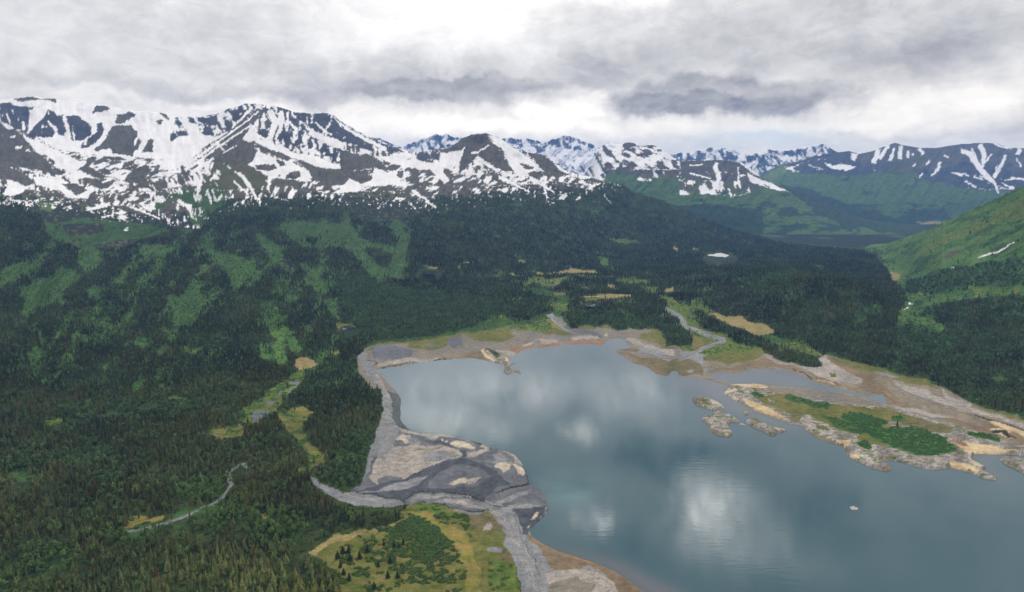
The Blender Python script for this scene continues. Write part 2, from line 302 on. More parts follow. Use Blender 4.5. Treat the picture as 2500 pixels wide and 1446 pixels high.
S('a', .95, 0, [(205, 530), (240, 530), (250, 550), (310, 550), (300, 572), (220, 570)])
S('a', .4, 170, [(0, 840), (110, 880), (230, 940), (180, 930), (0, 860)])
S('b', .34, 150, [(0, 640), (400, 640), (700, 640), (1000, 700), (1300, 690), (1700, 690), (1900, 760), (1500, 780), (1100, 800), (640, 820), (300, 800), (0, 800)])
S('b', .92, 155, [(60, 672), (150, 685), (100, 710), (160, 742), (230, 720), (250, 625), (350, 655), (450, 640), (520, 680), (400, 745), (280, 765), (200, 765), (120, 805), (0, 795), (0, 760), (60, 720)])
S('b', .93, 150, [(250, 545), (350, 535), (450, 518), (545, 530), (560, 560), (640, 590), (720, 585), (730, 520), (840, 500), (900, 500), (870, 620), (870, 668), (760, 672), (800, 720), (760, 740), (650, 640), (560, 650), (400, 600), (300, 560)])
S('b', .45, 150, [(300, 560), (400, 600), (560, 640), (700, 700), (760, 740), (600, 740), (450, 650), (340, 640)])
S('b', .95, 0, [(960, 465), (1010, 425), (1045, 413), (1062, 460), (1030, 478), (980, 478)])
S('b', .90, 130, [(975, 520), (1010, 540), (1060, 570), (1100, 610), (1200, 655), (1300, 690), (1240, 690), (1150, 660), (1060, 610), (990, 560)])
S('b', .93, 135, [(1078, 395), (1110, 395), (1170, 410), (1260, 480), (1350, 530), (1440, 610), (1460, 635), (1350, 662), (1330, 690), (1280, 690), (1260, 640), (1230, 600), (1200, 510), (1130, 450)])
S('b', .75, 140, [(1440, 560), (1500, 545), (1560, 600), (1640, 650), (1720, 690), (1600, 700), (1520, 620)])
S('b', .42, 130, [(960, 620), (1060, 650), (1300, 700), (1500, 660), (1900, 740), (1700, 740), (1500, 720), (1380, 760), (1100, 770), (1000, 700)])
S('b', .26, 140, [(350, 770), (700, 760), (1100, 760), (1500, 740), (1900, 740), (1960, 800), (1600, 830), (1100, 840), (640, 840)])
S('b', .16, 140, [(640, 840), (1100, 830), (1600, 820), (1980, 800), (1960, 880), (1500, 880), (1060, 880), (700, 920)])
S('b', .45, 140, [(560, 800), (640, 850), (700, 905), (620, 880), (500, 820)])
for v, q in DR: Z(v, 'D', q); S(v, .10, 75, q)
S('a', .42, 60, DR[4][1]); S('a', .36, 100, DR[5][1]); S('a', .22, 80, DR[6][1]); S('b', .16, 125, DR[7][1])
for v, q in KR: S(v, .05, 60, q)
S('a', .22, 62, KR[9][1][:]); S('a', .02, 62, [(1800, 430), (1865, 497), (1840, 570), (1800, 600), (1960, 750), (1600, 800), (1600, 640), (1700, 480)])
# single couloirs and snow tongues: (view, [(x, y)...], widths in px)
def SS(v, pts, w, p=.96): q = P(v, pts); stroke(snowp, q, w, p)
for v, q, w in [
 ('a', [(235, 215), (225, 290), (205, 370)], (14, 10, 5)), ('a', [(320, 215), (250, 310), (200, 375)], (9, 6, 3)), ('a', [(165, 290), (175, 350)], (5, 8)), ('a', [(45, 230), (70, 300)], (4, 3)),
 ('a', [(345, 285), (400, 340), (420, 400)], (4, 8, 3)), ('a', [(465, 250), (490, 330), (500, 400)], (6, 9, 6)), ('a', [(340, 200), (300, 250)], (5, 5)), ('a', [(530, 370), (540, 420)], (3, 4)), ('a', [(625, 430), (620, 460)], (5, 5)),
 ('a', [(1870, 220), (1760, 310), (1640, 400), (1480, 520), (1340, 610)], (4, 4, 5, 6, 7)), ('a', [(1830, 310), (1700, 400), (1560, 490), (1440, 580), (1350, 640)], (3, 4, 5, 7, 8)), ('a', [(1650, 370), (1560, 420), (1430, 500)], (5, 6, 5)),
 ('a', [(1690, 475), (1620, 520)], (3, 3)), ('a', [(1550, 560), (1470, 610), (1400, 660), (1450, 740), (1440, 800), (1415, 880)], (7, 8, 10, 12, 7, 4)), ('a', [(1830, 190), (1760, 260), (1690, 330)], (6, 5, 3)),
 ('a', [(1960, 215), (2000, 300), (1960, 420)], (14, 16, 12)), ('a', [(2040, 220), (2040, 330), (2000, 420)], (9, 8, 8)), ('a', [(2110, 300), (2150, 340), (2130, 440)], (4, 10, 8)), ('a', [(2215, 360), (2220, 460)], (5, 8)), ('a', [(2270, 420), (2290, 480)], (5, 8)),
 ('a', [(1850, 370), (1930, 430)], (5, 6)), ('a', [(2270, 240), (2260, 300)], (3, 5)), ('a', [(2290, 300), (2350, 350), (2400, 390)], (3, 6, 4)), ('a', [(2400, 300), (2350, 370)], (3, 3)), ('a', [(2430, 260), (2480, 330)], (3, 6)),
 ('a', [(1710, 655), (1770, 700), (1820, 760), (1850, 820), (1890, 880), (1885, 910)], (5, 9, 8, 6, 6, 3)), ('a', [(1700, 730), (1760, 780), (1810, 820)], (4, 5, 3)), ('a', [(1590, 650), (1530, 720)], (6, 4)), ('a', [(1510, 790), (1530, 840), (1525, 890)], (8, 8, 5)),
 ('a', [(1290, 860), (1350, 910), (1400, 960), (1430, 1000)], (7, 9, 8, 4)), ('a', [(1960, 690), (1950, 780), (1960, 810)], (9, 4, 3)), ('a', [(1085, 935), (1110, 880)], (10, 4)), ('a', [(1165, 1000), (1070, 960), (940, 910)], (3, 4, 5)),
 ('a', [(2120, 760), (2130, 850)], (4, 3)), ('a', [(660, 930), (790, 890), (700, 905)], (5, 10, 8)), ('a', [(740, 990), (820, 965)], (3, 5)), ('a', [(905, 1090), (925, 1065)], (4, 4)), ('a', [(150, 630), (330, 680), (400, 700)], (3, 3, 4)), ('a', [(110, 480), (155, 478)], (5, 5)), ('a', [(80, 405), (110, 400)], (5, 5)), ('a', [(190, 497), (210, 497)], (4, 4)), ('a', [(372, 622), (395, 628)], (4, 4)), ('a', [(1655, 612), (1672, 630)], (5, 5)),
 ('b', [(0, 300), (60, 345), (150, 400), (250, 450), (330, 490)], (3, 7, 8, 9, 8)), ('b', [(900, 480), (850, 560), (800, 640)], (3, 8, 10)), ('b', [(1490, 690), (1490, 760), (1500, 830), (1510, 885)], (9, 6, 3, 2)), ('b', [(1380, 700), (1440, 740), (1560, 800)], (9, 6, 3)),
 ('b', [(1160, 700), (1260, 740), (1370, 800)], (10, 7, 3)), ('b', [(560, 820), (620, 850), (690, 910)], (6, 5, 3)), ('b', [(1930, 820), (1960, 880)], (3, 2)), ('b', [(1080, 460), (1000, 520), (955, 520)], (3, 3, 5)), ('b', [(500, 880), (550, 920)], (3, 2)), ('b', [(400, 850), (470, 850)], (4, 3)),
]: SS(v, q, w)

# ---- forest slope on the left: meadows of alder between the dark ribs of spruce
for k, q in [
 ('M', [(0, 240), (150, 215), (200, 190), (170, 240), (150, 300), (100, 340), (0, 380)]), ('G', [(0, 250), (150, 210), (200, 190), (160, 250), (100, 260), (0, 275)]),
 ('M', [(150, 380), (250, 320), (340, 310), (430, 230), (560, 250), (600, 290), (540, 330), (480, 370), (420, 400), (480, 460), (350, 490), (280, 530), (180, 570), (150, 560), (180, 460), (140, 420)]),
 ('M', [(570, 100), (700, 90), (755, 120), (730, 170), (660, 210), (645, 265), (560, 180)]), ('G', [(580, 95), (690, 90), (740, 120), (700, 130), (600, 125)]), ('M', [(1000, 50), (1100, 60), (1240, 50), (1200, 110), (1130, 155), (1010, 125)]), ('G', [(1080, 80), (1200, 70), (1180, 100), (1100, 110)]),
 ('M', [(1520, 80), (1650, 110), (1800, 160), (1870, 190), (1830, 260), (1760, 330), (1710, 400), (1680, 340), (1640, 250), (1560, 200)]), ('M', [(1450, 200), (1560, 195), (1520, 260), (1450, 260)]),
 ('M', [(1220, 420), (1330, 440), (1390, 420), (1400, 340), (1480, 345), (1420, 390), (1370, 480), (1400, 560), (1370, 650), (1280, 600), (1200, 600), (1280, 550), (1220, 500)]), ('M', [(860, 600), (960, 490), (1000, 380), (1020, 360), (980, 500), (940, 600), (900, 660), (860, 640)]),
 ('M', [(630, 370), (700, 360), (740, 390), (690, 430), (640, 420)]), ('M', [(825, 290), (920, 300), (880, 340), (830, 335)]), ('M', [(1440, 540), (1530, 530), (1480, 560)]), ('M', [(960, 720), (1050, 730), (1140, 770), (1050, 800), (980, 790)]), ('M', [(1120, 645), (1250, 680), (1240, 720), (1160, 690)]),
 ('M', [(560, 700), (640, 710), (640, 770), (590, 760)]), ('M', [(190, 830), (300, 810), (320, 860), (260, 880), (200, 860)]), ('M', [(270, 690), (330, 680), (320, 740), (370, 800), (300, 790)]), ('a', [(1920, 720), (1990, 645), (2080, 655), (2095, 700), (2060, 720), (2130, 740), (2190, 830), (2150, 850), (2090, 800), (2050, 790), (2100, 860), (2070, 925), (2000, 915), (1990, 880), (1950, 905), (1890, 880), (1880, 800), (1950, 780), (1990, 730)]), ('F', [(1950, 860), (1960, 780), (1985, 840)]), ('F', [(2040, 740), (2070, 770), (2030, 780)]),
 ('M', [(2080, 420), (2170, 430), (2130, 480), (2050, 480)]), ('M', [(2380, 430), (2450, 430), (2470, 520), (2470, 600), (2420, 560), (2340, 460)]), ('M', [(2000, 170), (2120, 220), (2130, 250), (2060, 230)]), ('M', [(2200, 630), (2280, 660), (2280, 690), (2220, 680)]),
 ('V', [(940, 1090), (1000, 1020), (1080, 1030), (1030, 1090), (960, 1120)]), ('V', [(1150, 1060), (1210, 1050), (1190, 1100)]), ('G', [(1220, 1155), (1380, 1170), (1300, 1230), (1240, 1200)]), ('V', [(590, 1240), (640, 1160), (680, 1180), (620, 1250)]), ('V', [(120, 1120), (220, 1110), (200, 1150)]),
 ('G', [(1310, 800), (1460, 810), (1420, 850), (1330, 840)]), ('M', [(1120, 800), (1200, 800), (1180, 850), (1130, 840)]), ('X', [(1900, 400), (1900, 520), (1750, 700), (1500, 760), (1300, 700), (1500, 560)]) if 0 else ('F', [(0, 0), (1, 0), (0, 1)]),
 ('M', [(1230, 320), (1290, 330), (1270, 380), (1220, 350)]), ('M', [(1580, 470), (1670, 490), (1640, 510), (1590, 500)]), ('B', [(800, 1180), (1300, 1180), (1500, 1250), (1300, 1330), (800, 1300)]), ('B', [(380, 940), (520, 950), (480, 990), (380, 980)])]: Z('d', k, q)
Z('a', 'M', [(2000, 1060), (2200, 1020), (2400, 1020), (2500, 1060), (2500, 1250), (2330, 1220), (2200, 1200), (2120, 1130)])
Z('b', 'M', [(0, 960), (60, 980), (100, 1100), (160, 1180), (150, 1240), (60, 1230), (0, 1190)]); Z('b', 'H', [(80, 960), (350, 930), (500, 960), (430, 1010), (200, 1010)]); Z('b', 'M', [(400, 1000), (480, 1010), (520, 1100), (480, 1220), (420, 1200), (380, 1080)]); Z('b', 'M', [(600, 990), (660, 1000), (640, 1030), (590, 1020)])
Z('b', 'Q', [(1560, 1040), (1610, 1060), (1600, 1100), (1560, 1090)]); Z('b', 'Q', [(1830, 930), (1900, 940), (1870, 990), (1820, 970)]); Z('b', 'G', [(1960, 1140), (2080, 1145), (2200, 1165), (2080, 1175), (1960, 1160)])
Z('e', 'M', [(200, 210), (280, 220), (330, 260), (280, 280), (220, 250)]); Z('e', 'M', [(90, 80), (160, 140), (260, 200), (200, 190), (110, 150)]); Z('e', 'M', [(420, 150), (500, 130), (500, 170), (420, 170)]); Z('e', 'Q', [(0, 320), (120, 330), (260, 340), (280, 380), (100, 380), (0, 370)])
Z('', 'M', [(118, 545), (200, 535), (300, 540), (420, 562), (400, 575), (330, 585), (270, 590), (225, 600), (250, 640), (215, 665), (190, 640), (205, 600), (150, 585), (118, 570)]); Z('', 'H', [(150, 548), (260, 548), (240, 570), (160, 572)])
Z('', 'M', [(685, 550), (740, 538), (800, 545), (870, 552), (980, 545), (990, 600), (985, 700), (930, 690), (880, 650), (850, 600), (800, 618), (760, 600), (700, 575)])
Z('', 'F', [(850, 545), (900, 540), (960, 560), (975, 600), (930, 600), (880, 580)]); Z('', 'F', [(770, 612), (830, 600), (865, 640), (860, 680), (800, 670), (775, 640)]); Z('', 'F', [(890, 600), (960, 620), (950, 660), (905, 640)]); Z('', 'F', [(745, 575), (775, 580), (770, 600), (748, 596)]); Z('', 'M', [(620, 560), (680, 600), (700, 640), (670, 650), (640, 610)])
Z('', 'M', [(0, 655), (55, 640), (62, 655), (30, 690), (0, 700)]); Z('', 'M', [(440, 720), (480, 700), (500, 740), (470, 790), (420, 800), (430, 760)]); Z('', 'M', [(730, 640), (780, 660), (800, 720), (770, 710), (740, 680)])
# ---- wood between the slope and the far shore
Z('e', 'B', [(0, 380), (300, 380), (700, 380), (1000, 480), (1200, 540), (1500, 560), (1530, 620), (1400, 640), (1060, 640), (1000, 700), (860, 760), (560, 790), (240, 820), (150, 780), (120, 660), (0, 600)])
Z('e', 'F', [(300, 360), (900, 340), (1300, 420), (1480, 560), (1200, 560), (1000, 500), (700, 470), (450, 450)])
Z('e', 'V', [(200, 850), (240, 815), (560, 785), (860, 750), (1000, 700), (1060, 650), (1200, 625), (1300, 640), (1530, 650), (1560, 640), (1530, 560), (1480, 560), (1540, 540), (1480, 500), (1400, 470), (1380, 440), (1460, 440), (1560, 470), (1640, 520), (1660, 570), (1600, 620), (1680, 700), (1640, 740), (1500, 700), (1300, 700), (1180, 715), (1000, 760), (700, 790), (280, 830), (230, 875), (180, 885)])
Z('e', 'N', [(1120, 640), (1210, 630), (1210, 665), (1150, 665)]); Z('e', 'N', [(1510, 570), (1640, 575), (1640, 610), (1540, 610)]); Z('e', 'F', [(1220, 640), (1240, 600), (1390, 600), (1500, 600), (1530, 625), (1460, 640), (1300, 665), (1230, 660)])
for k, q in [('N', [(1360, 380), (1440, 370), (1500, 395), (1640, 365), (1650, 385), (1580, 420), (1540, 435), (1480, 435), (1440, 410), (1370, 405)]), ('T', [(1420, 330), (1600, 310), (1700, 295), (1860, 300), (1880, 320), (1700, 325), (1560, 330), (1450, 345)]), ('N', [(1720, 350), (1870, 350), (1880, 365), (1720, 365)]), ('T', [(1240, 340), (1340, 345), (1320, 358), (1240, 350)]),
 ('N', [(1900, 345), (1980, 350), (1980, 362), (1900, 360)]), ('G', [(1880, 220), (1950, 220), (1950, 265), (1900, 262)]), ('G', [(2000, 380), (2250, 385), (2260, 400), (2100, 415), (2010, 400)]), ('N', [(2310, 495), (2400, 510), (2450, 560), (2470, 590), (2380, 560), (2320, 520)]), ('T', [(1740, 528), (2020, 520), (2110, 520), (2110, 545), (1900, 560), (1800, 552)]),
 ('T', [(630, 280), (700, 275), (710, 290), (640, 292)]), ('G', [(590, 265), (640, 270), (620, 292)]), ('T', [(890, 245), (970, 243), (960, 252), (890, 252)]), ('N', [(835, 275), (875, 280), (860, 305)]), ('T', [(1290, 228), (1360, 225), (1350, 235), (1290, 235)]), ('T', [(2080, 633), (2140, 635), (2130, 645), (2080, 643)]), ('T', [(1940, 420), (1990, 420), (1990, 432), (1940, 430)]),
 ('N', [(2370, 580), (2500, 590), (2560, 640), (2500, 700), (2470, 660), (2440, 620), (2380, 600)]), ('T', [(2410, 125), (2455, 130), (2450, 155), (2420, 145)]), ('T', [(2350, 455), (2420, 455), (2440, 480), (2360, 475)])]: Z('e', k, q)
# ---- far shore flats
FAR = P('k', [(90, 335), (150, 285), (190, 270), (250, 237), (450, 228), (700, 190), (850, 178), (1050, 140), (1200, 110), (1350, 97), (1500, 82), (1560, 60), (1640, 125), (1700, 130), (1800, 118), (1850, 130), (1950, 130), (2010, 140), (2100, 148), (2160, 125), (2230, 152), (2350, 200), (2400, 262), (2500, 290), (2560, 300), (2560, 500), (2000, 600), (200, 600), (100, 450)])
fill(cls, FAR, CI['p'])
for k, q in [('O', [(150, 300), (250, 237), (450, 228), (700, 190), (850, 178), (1050, 140), (1200, 110), (1350, 97), (1500, 82), (1640, 128), (1660, 175), (1400, 180), (1250, 190), (1150, 230), (1000, 225), (850, 190), (780, 215), (760, 270), (600, 290), (450, 270), (480, 240), (300, 250), (230, 280)]),
 ('N', [(1160, 115), (1350, 97), (1500, 82), (1600, 125), (1500, 160), (1300, 150), (1180, 135)]), ('Y', [(1500, 100), (1560, 105), (1590, 140), (1520, 140)]), ('d', [(240, 250), (350, 250), (500, 290), (480, 340), (330, 370), (220, 350), (200, 290)]), ('d', [(760, 200), (830, 200), (860, 260), (800, 275), (760, 250)]), ('d', [(600, 240), (650, 240), (670, 262), (600, 265)]),
 ('p', [(1200, 140), (1380, 150), (1500, 180), (1400, 200), (1300, 200), (1200, 180)]), ('m', [(200, 400), (260, 370), (400, 360), (640, 330), (900, 300), (1000, 320), (1050, 350), (930, 341), (650, 358), (400, 395), (240, 418)]), ('s', [(250, 395), (440, 350), (650, 345), (700, 350), (400, 390), (260, 410)]),
 ('b', [(820, 330), (920, 300), (1000, 290), (1020, 320), (1090, 375), (1030, 358), (930, 343)]), ('n', [(1190, 290), (1220, 265), (1320, 270), (1300, 290), (1250, 310), (1200, 320)]), ('s', [(1110, 290), (1200, 290), (1260, 300), (1250, 320), (1190, 335)]), ('n', [(1260, 262), (1460, 245), (1560, 232), (1640, 225), (1880, 215), (1885, 238), (1650, 244), (1450, 264), (1350, 272), (1290, 287), (1240, 318)]),
 ('s', [(1420, 215), (1540, 215), (1560, 235), (1440, 245)]), ('s', [(1640, 195), (1860, 190), (1870, 205), (1720, 215), (1650, 225)]), ('s', [(1290, 240), (1380, 225), (1390, 240), (1300, 255)]), ('g', [(1370, 210), (1410, 215), (1400, 255), (1390, 268), (1370, 255)]), ('g', [(1540, 205), (1640, 235), (1620, 240), (1550, 225)]),
 ('d', [(1640, 130), (1800, 150), (1890, 190), (1880, 205), (1840, 190), (1700, 170)]), ('p', [(1890, 200), (1960, 190), (2030, 190), (1960, 215), (1900, 230)]), ('w', [(1895, 172), (1915, 172), (1920, 190), (1900, 188)]),
 ('O', [(1700, 118), (1800, 118), (1840, 130), (1780, 140), (1690, 135)]), ('O', [(1850, 105), (1920, 105), (1950, 135), (1860, 132)]), ('O', [(2150, 165), (2250, 150), (2350, 200), (2380, 235), (2300, 250), (2230, 225), (2150, 190)]), ('O', [(2300, 255), (2420, 255), (2420, 285), (2320, 280)]), ('s', [(2050, 200), (2120, 200), (2250, 260), (2400, 295), (2400, 330), (2300, 320), (2170, 260), (2080, 240)]),
 ('g', [(2160, 265), (2280, 290), (2340, 310), (2310, 330), (2180, 300), (2130, 285)]), ('o', [(1985, 275), (2110, 275), (2170, 300), (2110, 305), (2000, 285)]), ('o', [(1980, 298), (2070, 320), (2180, 345), (2330, 355), (2500, 350), (2560, 440), (2500, 468), (2440, 465), (2340, 455), (2270, 450), (2200, 395), (2100, 368)]), ('b', [(1980, 300), (2060, 330), (2210, 380), (2300, 440), (2380, 460), (2340, 468), (2270, 455), (2200, 400), (2100, 372)]),
 ('r', [(1000, 290), (1020, 280), (1060, 290), (1150, 340), (1180, 335), (1230, 370), (1275, 392), (1215, 385), (1200, 410), (1290, 440), (1290, 462), (1190, 472), (1155, 440), (1170, 400), (1090, 376), (1030, 350), (1000, 310)]), ('y', [(1000, 290), (1012, 285), (1030, 320), (1100, 372), (1080, 374), (1020, 340)]), ('X', [(1025, 285), (1045, 280), (1120, 305), (1150, 335), (1120, 350), (1060, 320)]), ('y', [(1170, 340), (1200, 355), (1200, 380), (1180, 380)])]: Z('k', k, q)
# strips of wood on the far side
Z('e', 'F', [(1640, 640), (1700, 560), (2000, 560), (2300, 560), (2400, 620), (2470, 680), (2560, 700), (2580, 760), (2540, 820), (2500, 870), (2380, 860), (2370, 800), (2250, 720), (2150, 740), (2000, 735), (1950, 700), (1880, 710), (1700, 690)])
Z('e', 'B', [(1640, 660), (1860, 640), (2100, 640), (2350, 700), (2500, 760), (2530, 820), (2500, 860), (2400, 860), (2380, 800), (2250, 720), (2120, 740), (2000, 735), (1950, 700), (1860, 715), (1700, 700)])
Z('f', 'N', [(0, 570), (200, 580), (240, 620), (160, 640), (0, 600)]); Z('f', 'N', [(0, 590), (40, 620), (200, 740), (300, 760), (380, 790), (420, 840), (600, 860), (620, 940), (500, 940), (200, 940), (120, 900), (60, 880), (0, 880), (0, 850), (100, 850), (100, 790), (30, 700), (0, 690)])
Z('f', 'O', [(100, 780), (200, 790), (230, 840), (130, 880), (80, 870)]); Z('f', 'O', [(180, 930), (600, 870), (610, 950), (450, 975), (200, 960)]); Z('f', 'T', [(150, 635), (270, 625), (340, 655), (450, 650), (500, 690), (600, 700), (690, 765), (640, 775), (560, 775), (480, 740), (380, 710), (300, 690), (240, 640)])
Z('f', 'V', [(400, 790), (480, 780), (700, 790), (860, 820), (980, 870), (1040, 920), (1100, 915), (1300, 980), (1700, 1080), (1900, 1130), (2000, 1200), (1860, 1180), (1400, 1030), (1050, 925), (1000, 900), (880, 900), (640, 840), (430, 840)]); Z('f', 'N', [(700, 830), (860, 840), (980, 880), (1040, 930), (980, 930), (860, 890), (760, 860)])
Z('f', 'F', [(60, 600), (140, 600), (230, 640), (330, 700), (480, 750), (580, 780), (640, 830), (560, 840), (400, 830), (380, 790), (230, 740), (100, 680), (60, 640)]); Z('f', 'F', [(610, 850), (660, 835), (780, 860), (900, 910), (1000, 950), (1030, 1000), (900, 1000), (760, 970), (640, 930), (600, 880)])
# ---- right shore flats
RSH = P('f', [(0, 960), (100, 900), (200, 960), (450, 975), (610, 920), (760, 970), (900, 1000), (1030, 1000), (1010, 950), (1050, 930), (1160, 945), (1400, 1020), (1700, 1075), (1880, 1130), (2000, 1200), (2080, 1250)]) + P('j', [(2200, 700), (2500, 800), (2900, 880), (2900, 1300), (0, 1300), (0, 330)])
fill(cls, RSH, CI['m'])
for k, q in [('g', [(0, 290), (70, 300), (130, 310), (210, 320), (180, 340), (200, 380), (160, 410), (280, 430), (480, 400), (440, 420), (200, 440), (140, 440), (100, 400), (60, 360), (0, 350)]), ('o', [(0, 355), (60, 350), (150, 380), (190, 430), (180, 470), (100, 465), (0, 470)]), ('g', [(40, 435), (110, 430), (100, 455), (50, 452)]), ('O', [(180, 345), (600, 330), (560, 350), (420, 375), (340, 400), (290, 380)]),
 ('b', [(440, 380), (600, 350), (800, 400), (950, 440), (1000, 500), (1130, 545), (1290, 575), (1300, 560), (1200, 545), (1000, 480), (900, 420), (840, 435), (700, 410), (520, 415), (440, 440), (200, 440), (240, 430), (400, 420)]), ('s', [(600, 320), (620, 330), (700, 370), (860, 405), (1030, 405), (1000, 350), (1050, 340), (1160, 380), (1300, 450), (1320, 520), (1240, 530), (1100, 520), (1000, 470), (860, 410), (700, 385), (620, 345)]),
 ('b', [(1050, 345), (1150, 350), (1450, 440), (1560, 540), (1760, 640), (1990, 720), (2300, 830), (2500, 900), (2500, 980), (2300, 900), (2200, 890), (1900, 790), (1700, 740), (1480, 680), (1500, 640), (1400, 600), (1300, 560), (1330, 500), (1200, 420), (1100, 380)]),
 ('m', [(1450, 480), (1600, 560), (1760, 650), (1900, 700), (2200, 800), (2200, 840), (1900, 760), (1640, 680), (1500, 560), (1400, 500)]), ('O', [(1080, 345), (1240, 360), (1500, 440), (1700, 480), (1800, 520), (1900, 570), (1700, 540), (1440, 470), (1240, 410), (1150, 370)]), ('g', [(1400, 445), (1500, 455), (1600, 480), (1600, 495), (1450, 475)]),
 ('s', [(1550, 510), (1700, 560), (1900, 630), (2100, 700), (2300, 760), (2560, 840), (2560, 870), (2240, 770), (2000, 710), (1800, 650), (1650, 590)]), ('s', [(1900, 560), (1960, 610), (2120, 680), (2100, 700), (1940, 640)]), ('O', [(2100, 660), (2200, 700), (2500, 790), (2500, 810), (2250, 730), (2120, 690)]), ('n', [(1450, 490), (1500, 495), (1500, 510), (1460, 505)]),
 ('p', [(1680, 740), (1850, 760), (1960, 810), (1880, 830), (1760, 800)]), ('s', [(1540, 690), (1760, 720), (2000, 780), (1900, 775), (1600, 730)]), ('O', [(1080, 460), (1130, 455), (1150, 480), (1100, 490)]), ('p', [(880, 560), (1100, 600), (1300, 640), (1450, 690), (1340, 700), (1200, 690), (900, 640), (700, 600), (600, 560)]),
 # peninsula
 ('r', [(315, 590), (370, 545), (460, 540), (600, 560), (750, 610), (1000, 650), (1300, 690), (1500, 700), (1700, 750), (1990, 830), (2200, 890), (2350, 950), (2500, 980), (2560, 1060), (2300, 1030), (2130, 1035), (2120, 1080), (2230, 1135), (2190, 1155), (2310, 1228), (2220, 1215), (2100, 1165), (1970, 1130), (1850, 1150), (1720, 1125), (1550, 1078), (1440, 1075), (1548, 1145), (1500, 1160), (1400, 1135), (1300, 1090), (1215, 1040), (1195, 970), (1130, 962), (1000, 920), (920, 860), (880, 820), (800, 812), (600, 745), (400, 640)]),
 ('y', [(370, 540), (400, 530), (560, 525), (640, 555), (600, 570), (480, 560)]), ('y', [(470, 655), (540, 670), (640, 710), (720, 760), (790, 800), (700, 780), (580, 735), (500, 690)]), ('w', [(320, 590), (360, 565), (420, 575), (400, 590), (340, 605)]), ('w', [(380, 620), (420, 635), (440, 655), (400, 645)]),
 ('O', [(560, 640), (740, 600), (1000, 660), (1200, 690), (1500, 710), (1560, 740), (1760, 790), (1990, 850), (1960, 890), (1760, 850), (1500, 800), (1560, 900), (1500, 1000), (1290, 940), (1270, 900), (1150, 870), (1000, 800), (940, 760), (800, 760), (720, 720), (620, 690)]),
 ('o', [(800, 740), (900, 750), (870, 810), (830, 800)]), ('V', [(740, 605), (900, 640), (1100, 680), (1060, 720), (900, 690), (780, 650)]), ('V', [(1000, 760), (1200, 800), (1360, 880), (1300, 910), (1150, 860)]), ('o', [(1600, 820), (1760, 800), (1990, 870), (1940, 900), (1700, 870)]), ('r', [(640, 640), (700, 660), (680, 680), (640, 660)]), ('r', [(960, 780), (1060, 830), (1180, 880), (1100, 880), (980, 820)]), ('O', [(980, 840), (1060, 850), (1100, 885), (1000, 870)]), ('r', [(1340, 700), (1420, 710), (1400, 725)]),
 ('U', [(510, 605), (600, 610), (620, 635), (560, 640), (520, 625)]), ('U', [(1180, 760), (1260, 735), (1380, 760), (1500, 800), (1500, 830), (1430, 860), (1500, 860), (1700, 850), (1860, 900), (1990, 1000), (1990, 1030), (1880, 1060), (1700, 1055), (1500, 985), (1380, 920), (1330, 880), (1240, 830), (1180, 790)]), ('U', [(1540, 775), (1640, 775), (1640, 805), (1550, 800)]), ('U', [(1280, 955), (1340, 945), (1400, 975), (1390, 1020), (1300, 990)]), ('U', [(2080, 880), (2200, 880), (2320, 930), (2320, 965), (2200, 935), (2100, 905)]),
 ('y', [(1950, 940), (2100, 960), (2300, 1000), (2480, 1030), (2300, 1032), (2130, 1032), (2110, 1060), (2060, 1020), (1990, 970)]), ('n', [(1940, 940), (2050, 955), (2120, 990), (2060, 990), (1980, 960)]), ('y', [(1960, 1100), (2080, 1120), (2190, 1160), (2160, 1180), (2060, 1150), (1970, 1130)]), ('w', [(2120, 1090), (2220, 1130), (2180, 1150), (2110, 1120)]), ('y', [(1140, 955), (1240, 950), (1240, 980), (1200, 990), (1190, 970), (1140, 965)]), ('y', [(1215, 1030), (1280, 1050), (1320, 1085), (1250, 1060)]),
 ('y', [(2240, 865), (2400, 870), (2420, 890), (2380, 905), (2420, 940), (2360, 930), (2300, 905)]), ('k', [(2260, 875), (2370, 880), (2390, 910), (2440, 935), (2380, 930), (2330, 900), (2280, 900)]), ('k', [(2060, 745), (2200, 770), (2300, 810), (2400, 830), (2560, 890), (2500, 885), (2380, 850), (2280, 815), (2180, 775)]), ('y', [(2240, 800), (2360, 830), (2500, 880), (2540, 940), (2400, 880), (2280, 840)])]: Z('j', k, q)
